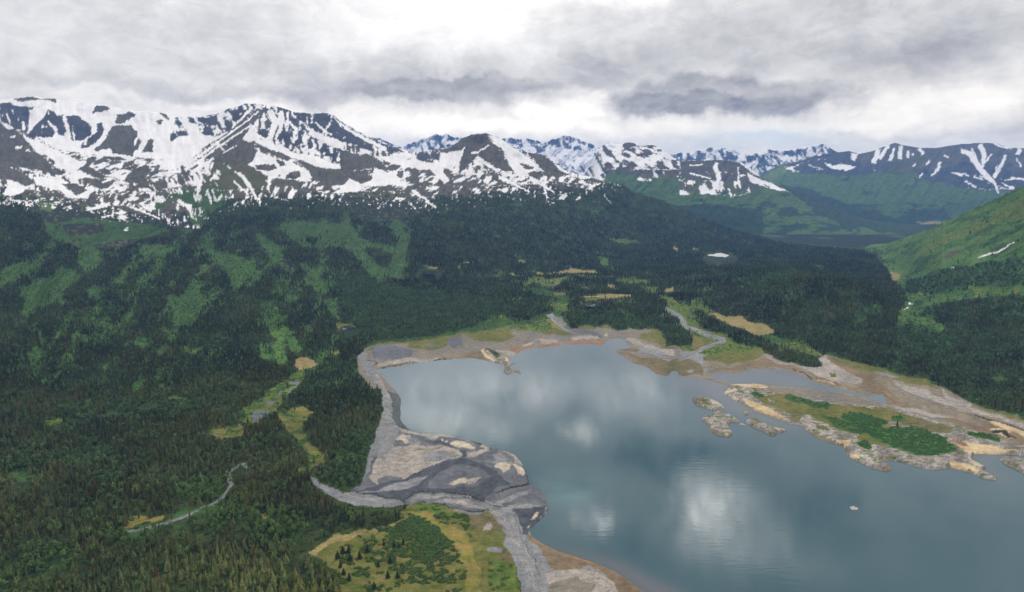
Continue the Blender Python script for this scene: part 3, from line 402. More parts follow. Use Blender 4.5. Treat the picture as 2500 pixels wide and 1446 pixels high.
# ---- left shore: track, delta and braided creek
DEL = P('n', [(380, -100), (300, 0), (270, 90), (230, 180), (220, 260), (215, 320), (150, 400), (130, 480), (80, 530), (75, 570), (30, 590), (40, 650), (60, 720), (60, 770), (0, 890), (-60, 900), (-250, 880), (-480, 730), (-700, 740), (-760, 700), (-560, 930), (-400, 1030), (-250, 1110), (0, 1150), (150, 1165), (330, 1165), (540, 1120), (650, 1130), (700, 1110), (800, 1070), (950, 1090), (1100, 1140), (1300, 1180), (1640, 1180), (1700, 1250), (1740, 1320), (1780, 1446), (2150, 1446), (2160, 1340), (2370, 1150), (2385, 1060), (2280, 900), (2130, 830), (2110, 760), (2040, 600), (1990, 500), (1840, 425), (1600, 370), (1270, 270), (1140, 230), (700, 205), (530, 180), (440, 120), (390, 40), (390, -100)])
fill(cls, DEL, CI['d'])
for k, q in [('g', [(300, 0), (390, 20), (360, 150), (330, 220), (340, 330), (260, 420), (220, 520), (140, 600), (130, 700), (60, 780), (0, 880), (60, 760), (30, 600), (80, 530), (150, 400), (220, 300), (230, 180)]),
 ('g', [(380, 170), (540, 190), (700, 210), (1140, 235), (1270, 275), (1500, 350), (1400, 340), (1200, 270), (900, 260), (700, 240), (500, 230), (400, 200)]), ('s', [(530, 190), (680, 215), (900, 215), (1130, 235), (1250, 275), (1050, 270), (880, 290), (800, 260), (600, 240), (530, 215)]), ('w', [(450, 305), (530, 260), (640, 270), (600, 340), (560, 350), (540, 320), (460, 320)]), ('g', [(560, 280), (700, 290), (760, 320), (720, 370), (560, 360), (600, 330)]),
 ('s', [(350, 350), (400, 355), (440, 400), (530, 400), (720, 335), (790, 370), (960, 360), (1120, 390), (1240, 425), (1280, 500), (1240, 530), (1060, 570), (900, 610), (800, 660), (700, 720), (540, 800), (470, 770), (330, 770), (250, 800), (220, 870), (120, 800), (160, 740), (150, 640), (210, 560), (280, 420)]), ('g', [(850, 430), (1100, 440), (1240, 500), (1200, 530), (1000, 570), (850, 560)]), ('m', [(650, 410), (760, 400), (900, 400), (1000, 375), (1050, 400), (900, 425), (740, 440)]), ('m', [(1080, 450), (1200, 450), (1220, 470), (1130, 480)]),
 ('w', [(1130, 340), (1200, 315), (1300, 330), (1450, 370), (1440, 400), (1330, 405), (1220, 390), (1140, 365)]), ('s', [(1320, 450), (1440, 420), (1560, 410), (1510, 365), (1560, 355), (1610, 400), (1600, 440), (1500, 460), (1400, 500), (1340, 515)]), ('w', [(1000, 310), (1040, 305), (1045, 325), (1005, 330)]), ('w', [(1070, 320), (1095, 315), (1090, 332), (1070, 335)]), ('e', [(780, 300), (980, 300), (1130, 350), (1240, 400), (1160, 400), (1000, 340), (820, 330)]), ('e', [(1250, 430), (1310, 440), (1330, 520), (1280, 530)]),
 ('e', [(540, 800), (700, 720), (900, 620), (1060, 580), (1300, 540), (1480, 570), (1700, 690), (1780, 780), (1900, 860), (1700, 900), (1560, 1050), (1480, 1010), (1300, 970), (950, 945), (760, 950), (600, 1020), (540, 1080), (400, 1040), (0, 1000), (-250, 960), (0, 960), (250, 860)]), ('d', [(880, 800), (1000, 700), (1200, 620), (1500, 640), (1660, 760), (1500, 860), (1100, 920), (860, 900)]), ('g', [(300, 900), (700, 780), (860, 740), (760, 840), (500, 940), (200, 980)]),
 ('w', [(1150, 870), (1200, 820), (1280, 785), (1340, 770), (1355, 800), (1320, 855), (1200, 875)]), ('s', [(1340, 800), (1400, 765), (1540, 770), (1500, 800), (1400, 840), (1340, 850)]), ('w', [(1680, 635), (1720, 595), (1820, 595), (1900, 610), (1890, 660), (1800, 700), (1760, 660)]), ('w', [(1900, 605), (1990, 615), (2050, 660), (2060, 710), (2040, 740), (1990, 730), (1960, 650)]), ('s', [(1780, 440), (1900, 440), (1990, 510), (2035, 600), (1930, 580), (1930, 530), (1850, 460)]), ('g', [(1650, 480), (1760, 460), (1900, 560), (1700, 560)]),
 ('g', [(1400, 540), (1700, 560), (2000, 590), (2040, 610), (1900, 600), (1700, 600), (1480, 560)]), ('g', [(900, 1050), (1100, 1030), (1400, 1040), (1700, 1120), (1640, 1170), (1300, 1140), (1000, 1090)]), ('s', [(1040, 1060), (1300, 1060), (1500, 1120), (1400, 1130), (1100, 1090)]), ('g', [(600, 1060), (760, 980), (960, 970), (1200, 1000), (1000, 1010), (760, 1060), (620, 1110)]), ('g', [(1650, 1100), (1850, 1020), (1950, 970), (2150, 890), (2100, 960), (1900, 1060), (1780, 1110)]),
 ('g', [(-700, 740), (-480, 740), (-250, 890), (0, 1010), (200, 1030), (500, 1090), (540, 1120), (300, 1160), (0, 1145), (-250, 1105), (-400, 1020), (-550, 920)]), ('e', [(1960, 1170), (2100, 1110), (2370, 1130), (2320, 1200), (2160, 1340), (2140, 1446), (2060, 1446), (2010, 1300), (1960, 1220)]), ('w', [(2150, 1300), (2160, 1215), (2225, 1205), (2210, 1270), (2170, 1310)]), ('w', [(2110, 1360), (2135, 1355), (2140, 1380), (2115, 1385)]), ('e', [(2160, 400), (2161, 400), (2161, 401)])]: Z('n', k, q)
Z('h', 'O', [(1450, 850), (1580, 810), (1700, 820), (1800, 860), (1900, 880), (2080, 880), (2140, 960), (2190, 1040), (2150, 1100), (2240, 1200), (2280, 1380), (2300, 1600), (1400, 1600), (1000, 1600), (1000, 1330), (740, 1200), (860, 1110), (1000, 1050), (1200, 1000), (1420, 950)])
for k, q in [('Y', [(1460, 880), (1640, 870), (1700, 950), (1900, 1020), (1960, 1200), (2000, 1300), (2020, 1600), (1880, 1600), (1900, 1300), (1800, 1100), (1650, 960), (1540, 900)]), ('N', [(1500, 820), (1700, 830), (1820, 900), (2050, 900), (2140, 990), (1990, 1000), (1860, 960), (1700, 900), (1560, 860)]), ('o', [(1880, 880), (2080, 870), (2160, 980), (2080, 1020), (1940, 980)]), ('s', [(2010, 970), (2080, 960), (2090, 1000), (2020, 1010)]), ('N', [(2080, 1230), (2240, 1250), (2280, 1446), (2090, 1446), (2040, 1330)]), ('o', [(2120, 1120), (2220, 1160), (2250, 1240), (2160, 1220)]),
 ('g', [(1780, 850), (1900, 870), (2080, 870), (2000, 890), (1880, 890)]), ('g', [(2040, 1120), (2160, 1140), (2150, 1170), (2060, 1160)]), ('T', [(740, 1190), (900, 1090), (1030, 1050), (1180, 1040), (1060, 1080), (900, 1130), (800, 1200)]), ('T', [(1160, 1020), (1320, 980), (1420, 950), (1400, 990), (1240, 1030)]), ('g', [(1940, 900), (1941, 900), (1941, 901)]),
 ('V', [(1000, 850), (1340, 850), (1200, 880), (1050, 880)]), ('F', [(880, 860), (1060, 860), (1200, 880), (1430, 840), (1460, 930), (1260, 1000), (1100, 1040), (1000, 1040), (850, 1050)]), ('F', [(740, 1190), (900, 1230), (1000, 1400), (1010, 1600), (-1500, 1600), (-1500, 1200)]),
 ('V', [(1430, 960), (1500, 910), (1580, 930), (1700, 1000), (1740, 1060), (1820, 1100), (1730, 1140), (1690, 1200), (1560, 1180), (1540, 1080), (1420, 1040), (1240, 1010)]), ('G', [(600, 620), (800, 570), (820, 590), (760, 640), (680, 640)])]: Z('h', k, q)
# south-west shore of the lake
Z('i', 'g', [(0, 880), (60, 900), (100, 1000), (180, 1150), (250, 1300), (300, 1500), (1300, 1900), (1200, 1446), (900, 1300), (480, 1145), (290, 1040), (285, 985), (340, 935), (412, 835), (200, 800)])
Z('h', 'g', [(2080, 870), (2200, 860), (2400, 1040), (2500, 1150), (2600, 1400), (2800, 1700), (2300, 1700), (2290, 1380), (2240, 1200), (2150, 1100), (2190, 1040)])
for k, q in [('e', [(150, 850), (400, 830), (340, 935), (285, 985), (280, 1040), (230, 1040), (220, 960), (170, 880)]), ('w', [(290, 930), (310, 875), (330, 880), (320, 920)]), ('w', [(262, 965), (280, 965), (275, 980)]), ('b', [(270, 1040), (300, 1040), (380, 1100), (480, 1145), (600, 1185), (730, 1225), (900, 1300), (1000, 1360), (1110, 1446), (1300, 1600), (950, 1500), (850, 1350), (700, 1260), (640, 1290), (520, 1300), (430, 1270), (380, 1200), (330, 1120), (270, 1080)]),
 ('n', [(450, 1150), (600, 1195), (730, 1240), (690, 1250), (560, 1200)]), ('s', [(400, 1300), (640, 1290), (720, 1290), (900, 1390), (920, 1500), (420, 1500)]), ('p', [(420, 1400), (600, 1340), (760, 1400), (700, 1500), (420, 1500)]), ('g', [(200, 1060), (260, 1060), (360, 1220), (420, 1400), (420, 1500), (330, 1500), (300, 1300)])]: Z('i', k, q)
# channel lines and wheel tracks on the gravel
for v, k, w, q in [('n', 'k', (1.5, 2.5, 2.5, 2, 1.5), [(540, 1080), (640, 1000), (760, 950), (880, 945), (1050, 962)]), ('n', 'k', (2, 2.5, 4, 5, 4, 2), [(1050, 962), (1200, 965), (1300, 990), (1430, 1005), (1500, 1030), (1570, 1060)]), ('n', 'k', (3, 4, 5, 5), [(1690, 955), (1800, 935), (1920, 895), (2125, 840)]), ('n', 'k', (2, 3, 3, 2), [(0, 1000), (120, 1003), (300, 1035), (430, 1050)]), ('n', 'k', (2, 3, 2), [(430, 1050), (500, 1060), (545, 1090)]),
 ('n', 'k', (3, 5, 3), [(2045, 610), (2080, 680), (2115, 800)]), ('n', 'k', 2.2, [(220, 520), (130, 600), (130, 690)]), ('n', 'k', 1.5, [(270, 380), (230, 470)]), ('n', 'k', 1.8, [(540, 800), (700, 730), (800, 660), (900, 610), (1060, 575)]), ('n', 'k', 1.6, [(380, 170), (460, 190), (540, 185)]), ('n', 'k', 2, [(1690, 425), (1740, 405)]), ('n', 'k', 2.4, [(1800, 1090), (1805, 1140), (1650, 1120)]),
 ('n', 's', 1.6, [(950, 1010), (1200, 1000), (1400, 1010)]), ('n', 's', 1.2, [(700, 1040), (900, 990), (1050, 985)]), ('n', 's', 1.5, [(-200, 980), (0, 1060), (200, 1080)]), ('n', 'g', 3, [(-450, 760), (-250, 910), (0, 1030), (250, 1060), (500, 1110)]), ('n', 'g', 3, [(760, 840), (620, 900), (300, 960), (0, 985)]), ('n', 's', 1.8, [(1580, 1050), (1700, 1110), (1800, 1130)]),
 ('i', 's', 1.5, [(0, 850), (80, 950), (180, 1130), (260, 1300), (310, 1446), (330, 1600)]), ('i', 's', 1.5, [(20, 850), (105, 950), (200, 1130), (280, 1300), (330, 1446), (350, 1600)]), ('i', 'e', 2, [(150, 860), (190, 960), (230, 1080), (320, 1240), (350, 1350)]), ('i', 's', 2, [(120, 900), (155, 960), (150, 1010)]), ('i', 's', 2, [(225, 1080), (270, 1180), (320, 1250)]),
 ('h', 'k', 1.2, [(1320, 60), (1340, 130), (1320, 200), (1300, 330), (1240, 470), (1210, 560)]), ('h', 'k', 1.2, [(1370, 70), (1355, 130), (1340, 200), (1325, 280)]), ('k', 'k', 1.6, [(160, 365), (250, 375), (240, 390), (200, 400)]), ('k', 'w', 1.3, [(230, 470), (270, 520), (275, 550), (340, 640), (355, 690)]), ('k', 'k', 1.5, [(255, 420), (400, 398), (650, 362), (780, 350)]),
 ('j', 'g', (1, 2, 1.5), [(1530, 540), (1760, 640), (1860, 665)]), ('j', 'y', 2, [(1000, 505), (1130, 545)]), ('j', 's', 2, [(1880, 670), (1900, 700), (1990, 722)]), ('j', 'k', 2, [(820, 432), (900, 455), (960, 495)]), ('j', 'k', 1.5, [(1130, 962), (1195, 972)]), ('j', 'k', 1.6, [(1480, 1157), (1520, 1158)]), ('j', 'k', 1.6, [(1550, 1076), (1660, 1105)]), ('j', 'k', 1.5, [(1480, 610), (1600, 690)])]: ZS(v, k, w, q)
Z('k', 'g', [(90, 335), (130, 410), (190, 510), (250, 575), (285, 640), (292, 700), (275, 770), (250, 860), (205, 1012), (300, 1100), (420, 880), (345, 800), (355, 690), (340, 640), (275, 550), (230, 470), (205, 410), (240, 385), (160, 365), (170, 300), (130, 300)])
# ---- peninsula wood and marsh by the left shore
Z('h', 'X', [(0, 0), (420, 60), (500, 0), (1290, 0), (1300, 60), (1280, 180), (1250, 330), (1180, 480), (1160, 600), (1100, 740), (1000, 745), (860, 690), (780, 640), (640, 640), (300, 550), (0, 500)])
Z('h', 'F', [(540, 80), (700, 20), (1290, 0), (1300, 150), (1240, 250), (1000, 330), (900, 460), (780, 420), (700, 330), (720, 220), (640, 160)])
for k, q in [('B', [(1000, 350), (1250, 340), (1180, 500), (1160, 600), (1100, 740), (1000, 740), (800, 640), (860, 560), (1000, 460)]), ('N', [(270, 130), (360, 80), (440, 40), (560, -30), (640, -60), (600, 10), (530, 60), (490, 120), (470, 180), (400, 220), (300, 240), (250, 220)]), ('O', [(30, 290), (130, 270), (260, 250), (260, 330), (130, 350), (40, 320)]), ('O', [(520, 180), (620, 145), (700, 150), (770, 190), (720, 230), (700, 330), (760, 420), (860, 460), (870, 490), (780, 530), (720, 460), (660, 350), (600, 320), (560, 240)]), ('Y', [(630, 150), (680, 145), (770, 190), (700, 190)]), ('Y', [(760, 450), (860, 460), (860, 480), (790, 480)]),
 ('N', [(660, 360), (720, 420), (780, 540), (700, 600), (600, 590), (760, 560), (740, 500)]), ('F', [(260, 290), (400, 180), (500, 190), (560, 260), (660, 380), (600, 480), (380, 500), (330, 360)]), ('Y', [(400, 940), (450, 935), (440, 965), (395, 960)]), ('V', [(80, 870), (100, 930), (-120, 960), (-60, 900)])]: Z('h', k, q)
Z('d', 'T', [(2140, 890), (2190, 880), (2260, 900), (2310, 930), (2230, 970), (2170, 985), (2130, 940)]); Z('d', 'G', [(2170, 985), (2240, 975), (2190, 1040), (2120, 1040), (2090, 1010)]); Z('d', 'N', [(1980, 1100), (2100, 1040), (2180, 1060), (2170, 1100), (2080, 1160), (2000, 1200), (1860, 1260), (1780, 1250), (1900, 1180)]); Z('d', 'Y', [(2400, 830), (2480, 830), (2440, 860)]); Z('d', 'F', [(1980, 1085), (2090, 1085), (2080, 1110), (2020, 1115)]) if 0 else None
for k, q in [('V', [(1260, 920), (1400, 880), (1540, 850), (1640, 800), (1640, 830), (1500, 900), (1380, 940), (1240, 950)]), ('B', [(830, 1050), (1180, 970), (1160, 1110), (900, 1130), (640, 1110), (500, 1200), (640, 1250), (500, 1330), (100, 1350), (200, 1150)]), ('B', [(1300, 700), (1560, 640), (1640, 760), (1540, 850), (1300, 880)]), ('B', [(600, 380), (820, 400), (820, 520), (640, 560), (400, 540), (60, 640), (0, 560), (300, 480)]), ('V', [(0, 600), (160, 580), (280, 620), (120, 650)]), ('N', [(340, 210), (460, 185), (470, 210), (400, 245), (320, 235)]), ('V', [(670, 150), (860, 130), (900, 150), (740, 170)]),
 ('Y', [(1000, 940), (1200, 935), (1200, 960), (1050, 980), (960, 1010), (830, 1020), (900, 990)]), ('X', [(900, 580), (1300, 540), (1300, 700), (900, 860), (700, 820), (700, 700)])]: Z('g', k, q)
# ---- wooded knoll and the right-hand slope
Z('f', 'a', [(1330, 150), (1700, -20), (2900, -700), (2900, 900), (2500, 640), (2200, 600), (1950, 560), (1800, 620), (1700, 720), (1640, 760), (1560, 780), (1580, 700), (1640, 600), (1620, 480), (1560, 370), (1500, 280), (1440, 220)])
for k, q in [('Q', [(1640, 380), (1900, 300), (2200, 250), (2500, 200), (2500, 420), (2300, 460), (2000, 480), (1800, 500), (1700, 560), (1650, 500)]), ('N', [(1700, 170), (1900, 60), (2100, -10), (2300, -110), (2500, -200), (2500, -260), (2700, -330), (2700, -220), (2500, -130), (2300, -40), (2100, 40), (1900, 120), (1750, 180)]), ('N', [(2400, -90), (2560, -150), (2560, -100), (2420, -60)]), ('K', [(1900, 210), (2000, 150), (2060, 150), (2000, 200), (1920, 225)]), ('T', [(1530, 310), (1610, 330), (1620, 370), (1560, 385), (1540, 350)]), ('N', [(1600, 330), (1640, 350), (1600, 375)]), ('N', [(1700, 540), (1740, 450), (1790, 480), (1740, 550)]), ('G', [(2100, 440), (2300, 430), (2400, 480), (2200, 510), (2100, 480)]), ('N', [(2400, 490), (2440, 440), (2480, 460), (2460, 490)]),
 ('F', [(1330, 190), (1440, 170), (1440, 200), (1360, 215)]), ('F', [(1720, 720), (1860, 640), (2000, 560), (2200, 520), (2420, 500), (2700, 480), (2900, 1400), (2200, 1260), (1900, 1150), (1560, 1050), (1500, 900), (1580, 860), (1700, 900), (1900, 960), (2000, 900), (1900, 840), (1760, 840), (1660, 760)]), ('Q', [(1560, 760), (1720, 740), (1860, 800), (1960, 760), (2000, 680), (1960, 780), (1960, 880), (1880, 930), (1720, 920), (1640, 890), (1540, 820)]), ('a', [(1640, 700), (1840, 700), (1940, 740), (1860, 780), (1720, 740)]), ('G', [(2260, 1080), (2360, 1080), (2360, 1120), (2280, 1110)]), ('Q', [(2330, 560), (2500, 540), (2500, 620), (2420, 700), (2340, 650)]), ('Q', [(2240, 900), (2400, 900), (2420, 960), (2300, 960)]), ('Q', [(2060, 1020), (2160, 1060), (2300, 1060), (2200, 1090), (2080, 1060)]),
 ('Q', [(530, 350), (640, 340), (720, 350), (620, 390), (540, 380)]), ('Q', [(1000, 300), (1060, 290), (1040, 350), (1000, 340)]), ('M', [(990, 265), (1050, 255), (1040, 280), (1000, 285)]), ('Q', [(560, 490), (700, 470), (700, 500), (600, 530), (520, 530)]), ('Q', [(840, 400), (980, 370), (980, 400), (860, 430)]), ('Q', [(1100, 570), (1180, 560), (1180, 590), (1100, 590)]), ('T', [(850, 82), (960, 84), (960, 92), (860, 90)]), ('N', [(1150, 55), (1240, 68), (1250, 95), (1180, 80)]), ('T', [(90, 148), (140, 150), (140, 158), (95, 156)]), ('Q', [(80, 480), (220, 490), (180, 520), (100, 510)])]: Z('f', k, q)
for v, q, w in [('f', [(2185, 210), (2270, 182), (2340, 150), (2435, 103)], (4, 4, 5, 3)), ('f', [(1978, 288), (1995, 280)], (2.5, 2)), ('f', [(1660, 632), (1685, 628)], (4, 4)), ('f', [(1622, 682), (1640, 672), (1665, 655)], (4, 3, 2))]: SS(v, q, w, 1.0)

# ---- water outlines
LK = (P('k', [(205, 410), (245, 417), (400, 398), (600, 364), (800, 349), (930, 342), (1030, 358), (1090, 376), (1150, 388), (1172, 400), (1155, 440), (1190, 472), (1230, 442), (1290, 462), (1290, 440), (1245, 425), (1205, 410), (1215, 385), (1275, 397), (1215, 365), (1190, 335), (1240, 318), (1290, 287), (1350, 272), (1450, 264), (1550, 251), (1650, 243), (1885, 237), (1900, 205), (1980, 190), (2035, 195), (2060, 235), (2110, 270), (1990, 277), (1980, 297), (2100, 370), (2200, 397), (2270, 452), (2350, 470), (2372, 430), (2425, 428), (2440, 465)])
 + P('j', [(0, 464), (150, 477), (250, 507), (340, 532), (365, 545), (315, 590), (400, 640), (500, 700), (600, 745), (700, 777), (800, 814), (880, 822), (920, 860), (1000, 920), (1130, 963), (1195, 972), (1215, 1040), (1300, 1090), (1400, 1135), (1500, 1160), (1548, 1145), (1510, 1110), (1440, 1075), (1550, 1078), (1650, 1102), (1720, 1125), (1850, 1150), (1970, 1130), (2100, 1165), (2220, 1215), (2310, 1228), (2290, 1200), (2190, 1155), (2230, 1135), (2120, 1080), (2130, 1035), (2200, 1030), (2500, 1042), (3100, 1080)])
 + [(2800, 1130), (2800, 1700), (2100, 1700)] + P('i', [(1350, 1640), (1110, 1446), (1000, 1362), (900, 1300), (730, 1225), (600, 1185), (480, 1145), (380, 1100), (300, 1045), (284, 1020), (285, 985), (340, 935), (405, 870), (414, 835), (400, 790), (340, 690), (276, 660), (262, 610), (222, 510), (170, 450), (90, 415), (0, 400)])
 + P('h', [(2000, 365), (1800, 310), (1540, 295), (1440, 270), (1380, 228), (1352, 180), (1357, 110), (1372, 70), (1320, 0)]) + P('k', [(285, 540), (283, 520), (250, 475), (225, 450)]))
fill(lake, LK, 1)
LAGOON = P('j', [(195, 457), (240, 445), (330, 442), (420, 445), (480, 430), (540, 420), (700, 415), (830, 440), (940, 492), (1000, 520), (1130, 550), (1290, 590), (1350, 610), (1480, 600), (1520, 680), (1450, 665), (1380, 640), (1290, 612), (1150, 590), (950, 562), (750, 548), (600, 532), (370, 527), (280, 502)])
ISL = [('grey rock island with a sandy tail, northernmost of the islets', P('j', [(88, 650), (100, 625), (150, 617), (200, 632), (270, 658), (332, 703), (290, 705), (250, 716), (180, 702), (120, 680)])),
 ('large forked grey rock island below the sandy-tailed one', P('j', [(158, 785), (170, 755), (235, 768), (240, 738), (290, 725), (350, 748), (400, 775), (440, 797), (430, 808), (380, 800), (340, 815), (346, 835), (382, 880), (386, 895), (350, 908), (280, 900), (220, 862), (205, 822)])),
 ('long grey rock island with grass on top and a pale pointed tail', P('j', [(475, 800), (510, 773), (560, 785), (640, 830), (690, 848), (770, 860), (776, 873), (710, 880), (695, 902), (650, 897), (600, 865), (540, 845)])),
 ('small round sandy islet in the channel', P('j', [(453, 742), (465, 732), (495, 730), (510, 742), (500, 752), (470, 754)])),
 ('grey rock spit cut by the right edge of the picture', P('j', [(2308, 1068), (2400, 1058), (2520, 1085), (2620, 1110), (2620, 1200), (2500, 1180), (2460, 1150), (2370, 1110)]))]
for _, q in ISL: fill(lake, q, 0); fill(cls, q, CI['r'])
Z('j', 'w', [(205, 640), (260, 665), (332, 703), (290, 705), (240, 690)]); Z('j', 'O', [(150, 630), (190, 650), (215, 690), (170, 680)]); Z('j', 'O', [(185, 760), (235, 768), (220, 785), (190, 780)]); Z('j', 'O', [(520, 785), (570, 795), (620, 830), (560, 825)]); Z('j', 'w', [(660, 838), (700, 848), (776, 862), (770, 873), (700, 872)]); Z('j', 'w', ISL and [(453, 742), (465, 732), (495, 730), (510, 742), (500, 752), (470, 754)]); Z('j', 'O', [(2330, 1068), (2420, 1070), (2400, 1090)])
cls[(lake > 0) & (cls == CI['F'])] = CI['L']
shal = np.zeros((RH, RW), np.float32)      # shallow, silt-coloured water
fill(shal, P('j', [(0, 455), (200, 470), (370, 545), (315, 590), (600, 745), (800, 812), (950, 870), (860, 880), (700, 840), (480, 760), (330, 690), (200, 600), (0, 520), (-100, 480)]), .8)
fill(shal, P('i', [(284, 1030), (480, 1145), (730, 1225), (1000, 1360), (1200, 1520), (1600, 1600), (1350, 1440), (1100, 1320), (900, 1220), (700, 1170), (500, 1130), (330, 1040)]), .95)
fill(shal, P('i', [(270, 600), (340, 690), (400, 780), (430, 830), (470, 830), (400, 720), (310, 610)]), .9)
fill(shal, P('j', [(2120, 1040), (2500, 1040), (2560, 1120), (2310, 1060), (2230, 1135), (2400, 1220), (2310, 1230), (2120, 1090)]), .7)
fill(shal, P('k', [(1885, 237), (1900, 205), (2040, 190), (2110, 270), (1990, 277), (2300, 470), (2440, 490), (2200, 440), (1950, 320), (1880, 270)]), .6)
fill(shal, LAGOON, .75); fill(shal, P('k', [(1440, 340), (1560, 290), (1700, 300), (1730, 330), (1600, 355)]), .35); fill(shal, P('k', [(1270, 335), (1340, 315), (1390, 335), (1330, 350)]), .4); fill(shal, P('k', [(1390, 305), (1430, 290), (1440, 300), (1400, 312)]), .4)
tur = np.zeros((RH, RW), np.float32)       # milky turquoise plume off the creek mouth
fill(tur, P('i', [(300, 660), (400, 690), (560, 700), (720, 740), (780, 790), (600, 810), (430, 810), (350, 730)]), 1.0); fill(tur, P('i', [(220, 540), (420, 560), (700, 540), (900, 620), (700, 700), (400, 690), (270, 620)]), .35)
#EOF_PART2
# ---- ponds and streams (outline, name, label)
PONDS = [('h', [(330, 172), (365, 133), (420, 128), (490, 130), (482, 165), (432, 198), (385, 224), (300, 238), (352, 205)], 'largest pond in the strip of marsh left of the lake'), ('h', [(440, 60), (500, 60), (540, 76), (510, 96), (460, 102)], 'small pond above the largest marsh pond'),
 ('d', [(2095, 1048), (2190, 1050), (2175, 1078), (2110, 1076)], 'uppermost small pond of the marsh left of the lake'), ('h', [(765, 556), (820, 512), (860, 500), (862, 516), (800, 560)], 'narrow pale pond just above the creek mouth'),
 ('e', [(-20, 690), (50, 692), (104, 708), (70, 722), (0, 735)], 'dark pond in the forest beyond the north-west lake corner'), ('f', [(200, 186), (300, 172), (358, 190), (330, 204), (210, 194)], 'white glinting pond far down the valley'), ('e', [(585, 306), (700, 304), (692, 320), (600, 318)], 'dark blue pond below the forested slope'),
 ('e', [(1545, 488), (1610, 478), (1622, 494), (1560, 497)], 'tiny bright pond in the green marsh beyond the lake'), ('e', [(1780, 546), (1885, 548), (1850, 560), (1790, 559)], 'dark pond ringed by tan grass beyond the lake'), ('e', [(1550, 430), (1580, 402), (1610, 398), (1600, 412)], 'small bright pool near the bend of the green marsh')]
STREAMS = [('g', [(1788, 578), (1770, 550), (1735, 548), (1695, 575), (1668, 610), (1683, 660), (1680, 700), (1645, 760), (1615, 810), (1540, 858), (1450, 905), (1370, 932), (1280, 962), (1215, 990), (1110, 1018), (1020, 1032), (940, 1052)], 3.4, 'narrow grey creek winding through the forest at the lower left'),
 ('f', [(0, 655), (30, 680), (45, 718), (100, 738), (200, 758), (255, 785), (322, 812), (312, 834), (240, 842), (150, 880), (60, 922), (0, 950)], 3.6, 'winding river crossing the meadow north-east of the lake'), ('k', [(2500, 318), (2460, 345), (2370, 352), (2290, 342), (2240, 320), (2160, 302), (2120, 310)], 4, 'lower river channel on the brown mud flat'),
 ('e', [(1530, 655), (1560, 680), (1600, 710), (1640, 738), (1700, 750)], 6, 'grey stream entering the flats north of the lake'), ('e', [(2380, 600), (2430, 622), (2470, 655), (2500, 690)], 5, 'upper reach of the river between spruce woods'), ('j', [(1530, 540), (1640, 590), (1770, 650), (1870, 668), (1905, 705), (1990, 722)], 2, 'thin stream on the brown flats right of the lagoon')]
ZS('g', 'V', 9, STREAMS[0][1]); ZS('g', 'V', 16, STREAMS[0][1][9:12])
for v, q, w, _ in STREAMS: ZS(v, 'g', w*1.25 if w > 3 else 2, q)
for q in ([(2180, 1055), (2170, 1085), (2120, 1110)], [(2120, 1115), (2110, 1130), (2060, 1135), (2040, 1135), (2035, 1150), (1995, 1170)]): ZS('d', 'g', 2.2, q)
ZS('h', 'g', 2, [(350, 215), (290, 245), (240, 250)])
for v, q, w in [('f', [(0, 655), (45, 718), (200, 758), (322, 812)], 9), ('f', [(322, 812), (150, 880), (0, 950)], 9)]: ZS(v, 'g', w, q)
for cx_, cy_, rx_, ry_ in ((1755, 632, 44, 15), (1047, 670, 34, 13), (846, 808, 30, 16), (1440, 748, 26, 7)): Z('', 'J', [(cx_+rx_*math.cos(t_/3), cy_+ry_*math.sin(t_/3)) for t_ in range(19)])
for v, q, _ in PONDS: Z(v, 'O', [((x-sum(a for a, b in q)/len(q))*1.25+sum(a for a, b in q)/len(q), (y-sum(b for a, b in q)/len(q))*1.3+sum(b for a, b in q)/len(q)) for x, y in q]) if P(v, q)[0][1] > 700 else None
pondm = np.zeros((RH, RW), np.uint8)
for v, q, _ in PONDS: fill(pondm, P(v, q), 1)

# ------------------------------------------------------------------ terrain sheets
def pchip(xs, ys, x):
    """monotone cubic through columns xs[k], ys[k] (arrays over the picture width), evaluated at x[r, c]"""
    K = len(xs); h = [xs[k+1]-xs[k] for k in range(K-1)]; d = [(ys[k+1]-ys[k])/h[k] for k in range(K-1)]
    m = [d[0]]
    for k in range(1, K-1):
        s = d[k-1]*d[k] > 0; m.append(np.where(s, 2*d[k-1]*d[k]/(d[k-1]+d[k]+1e-20), 0))
    m.append(d[-1]); out = np.zeros_like(x)
    for k in range(K-1):
        t = (x-xs[k])/h[k]; tt = np.clip(t, 0, 1)
        f = (2*tt**3-3*tt**2+1)*ys[k]+(tt**3-2*tt**2+tt)*h[k]*m[k]+(-2*tt**3+3*tt**2)*ys[k+1]+(tt**3-tt**2)*h[k]*m[k+1]
        out = np.where((t >= 0) if k else True, np.where(t <= 1 if k < K-2 else True, f, out), out)
    return out
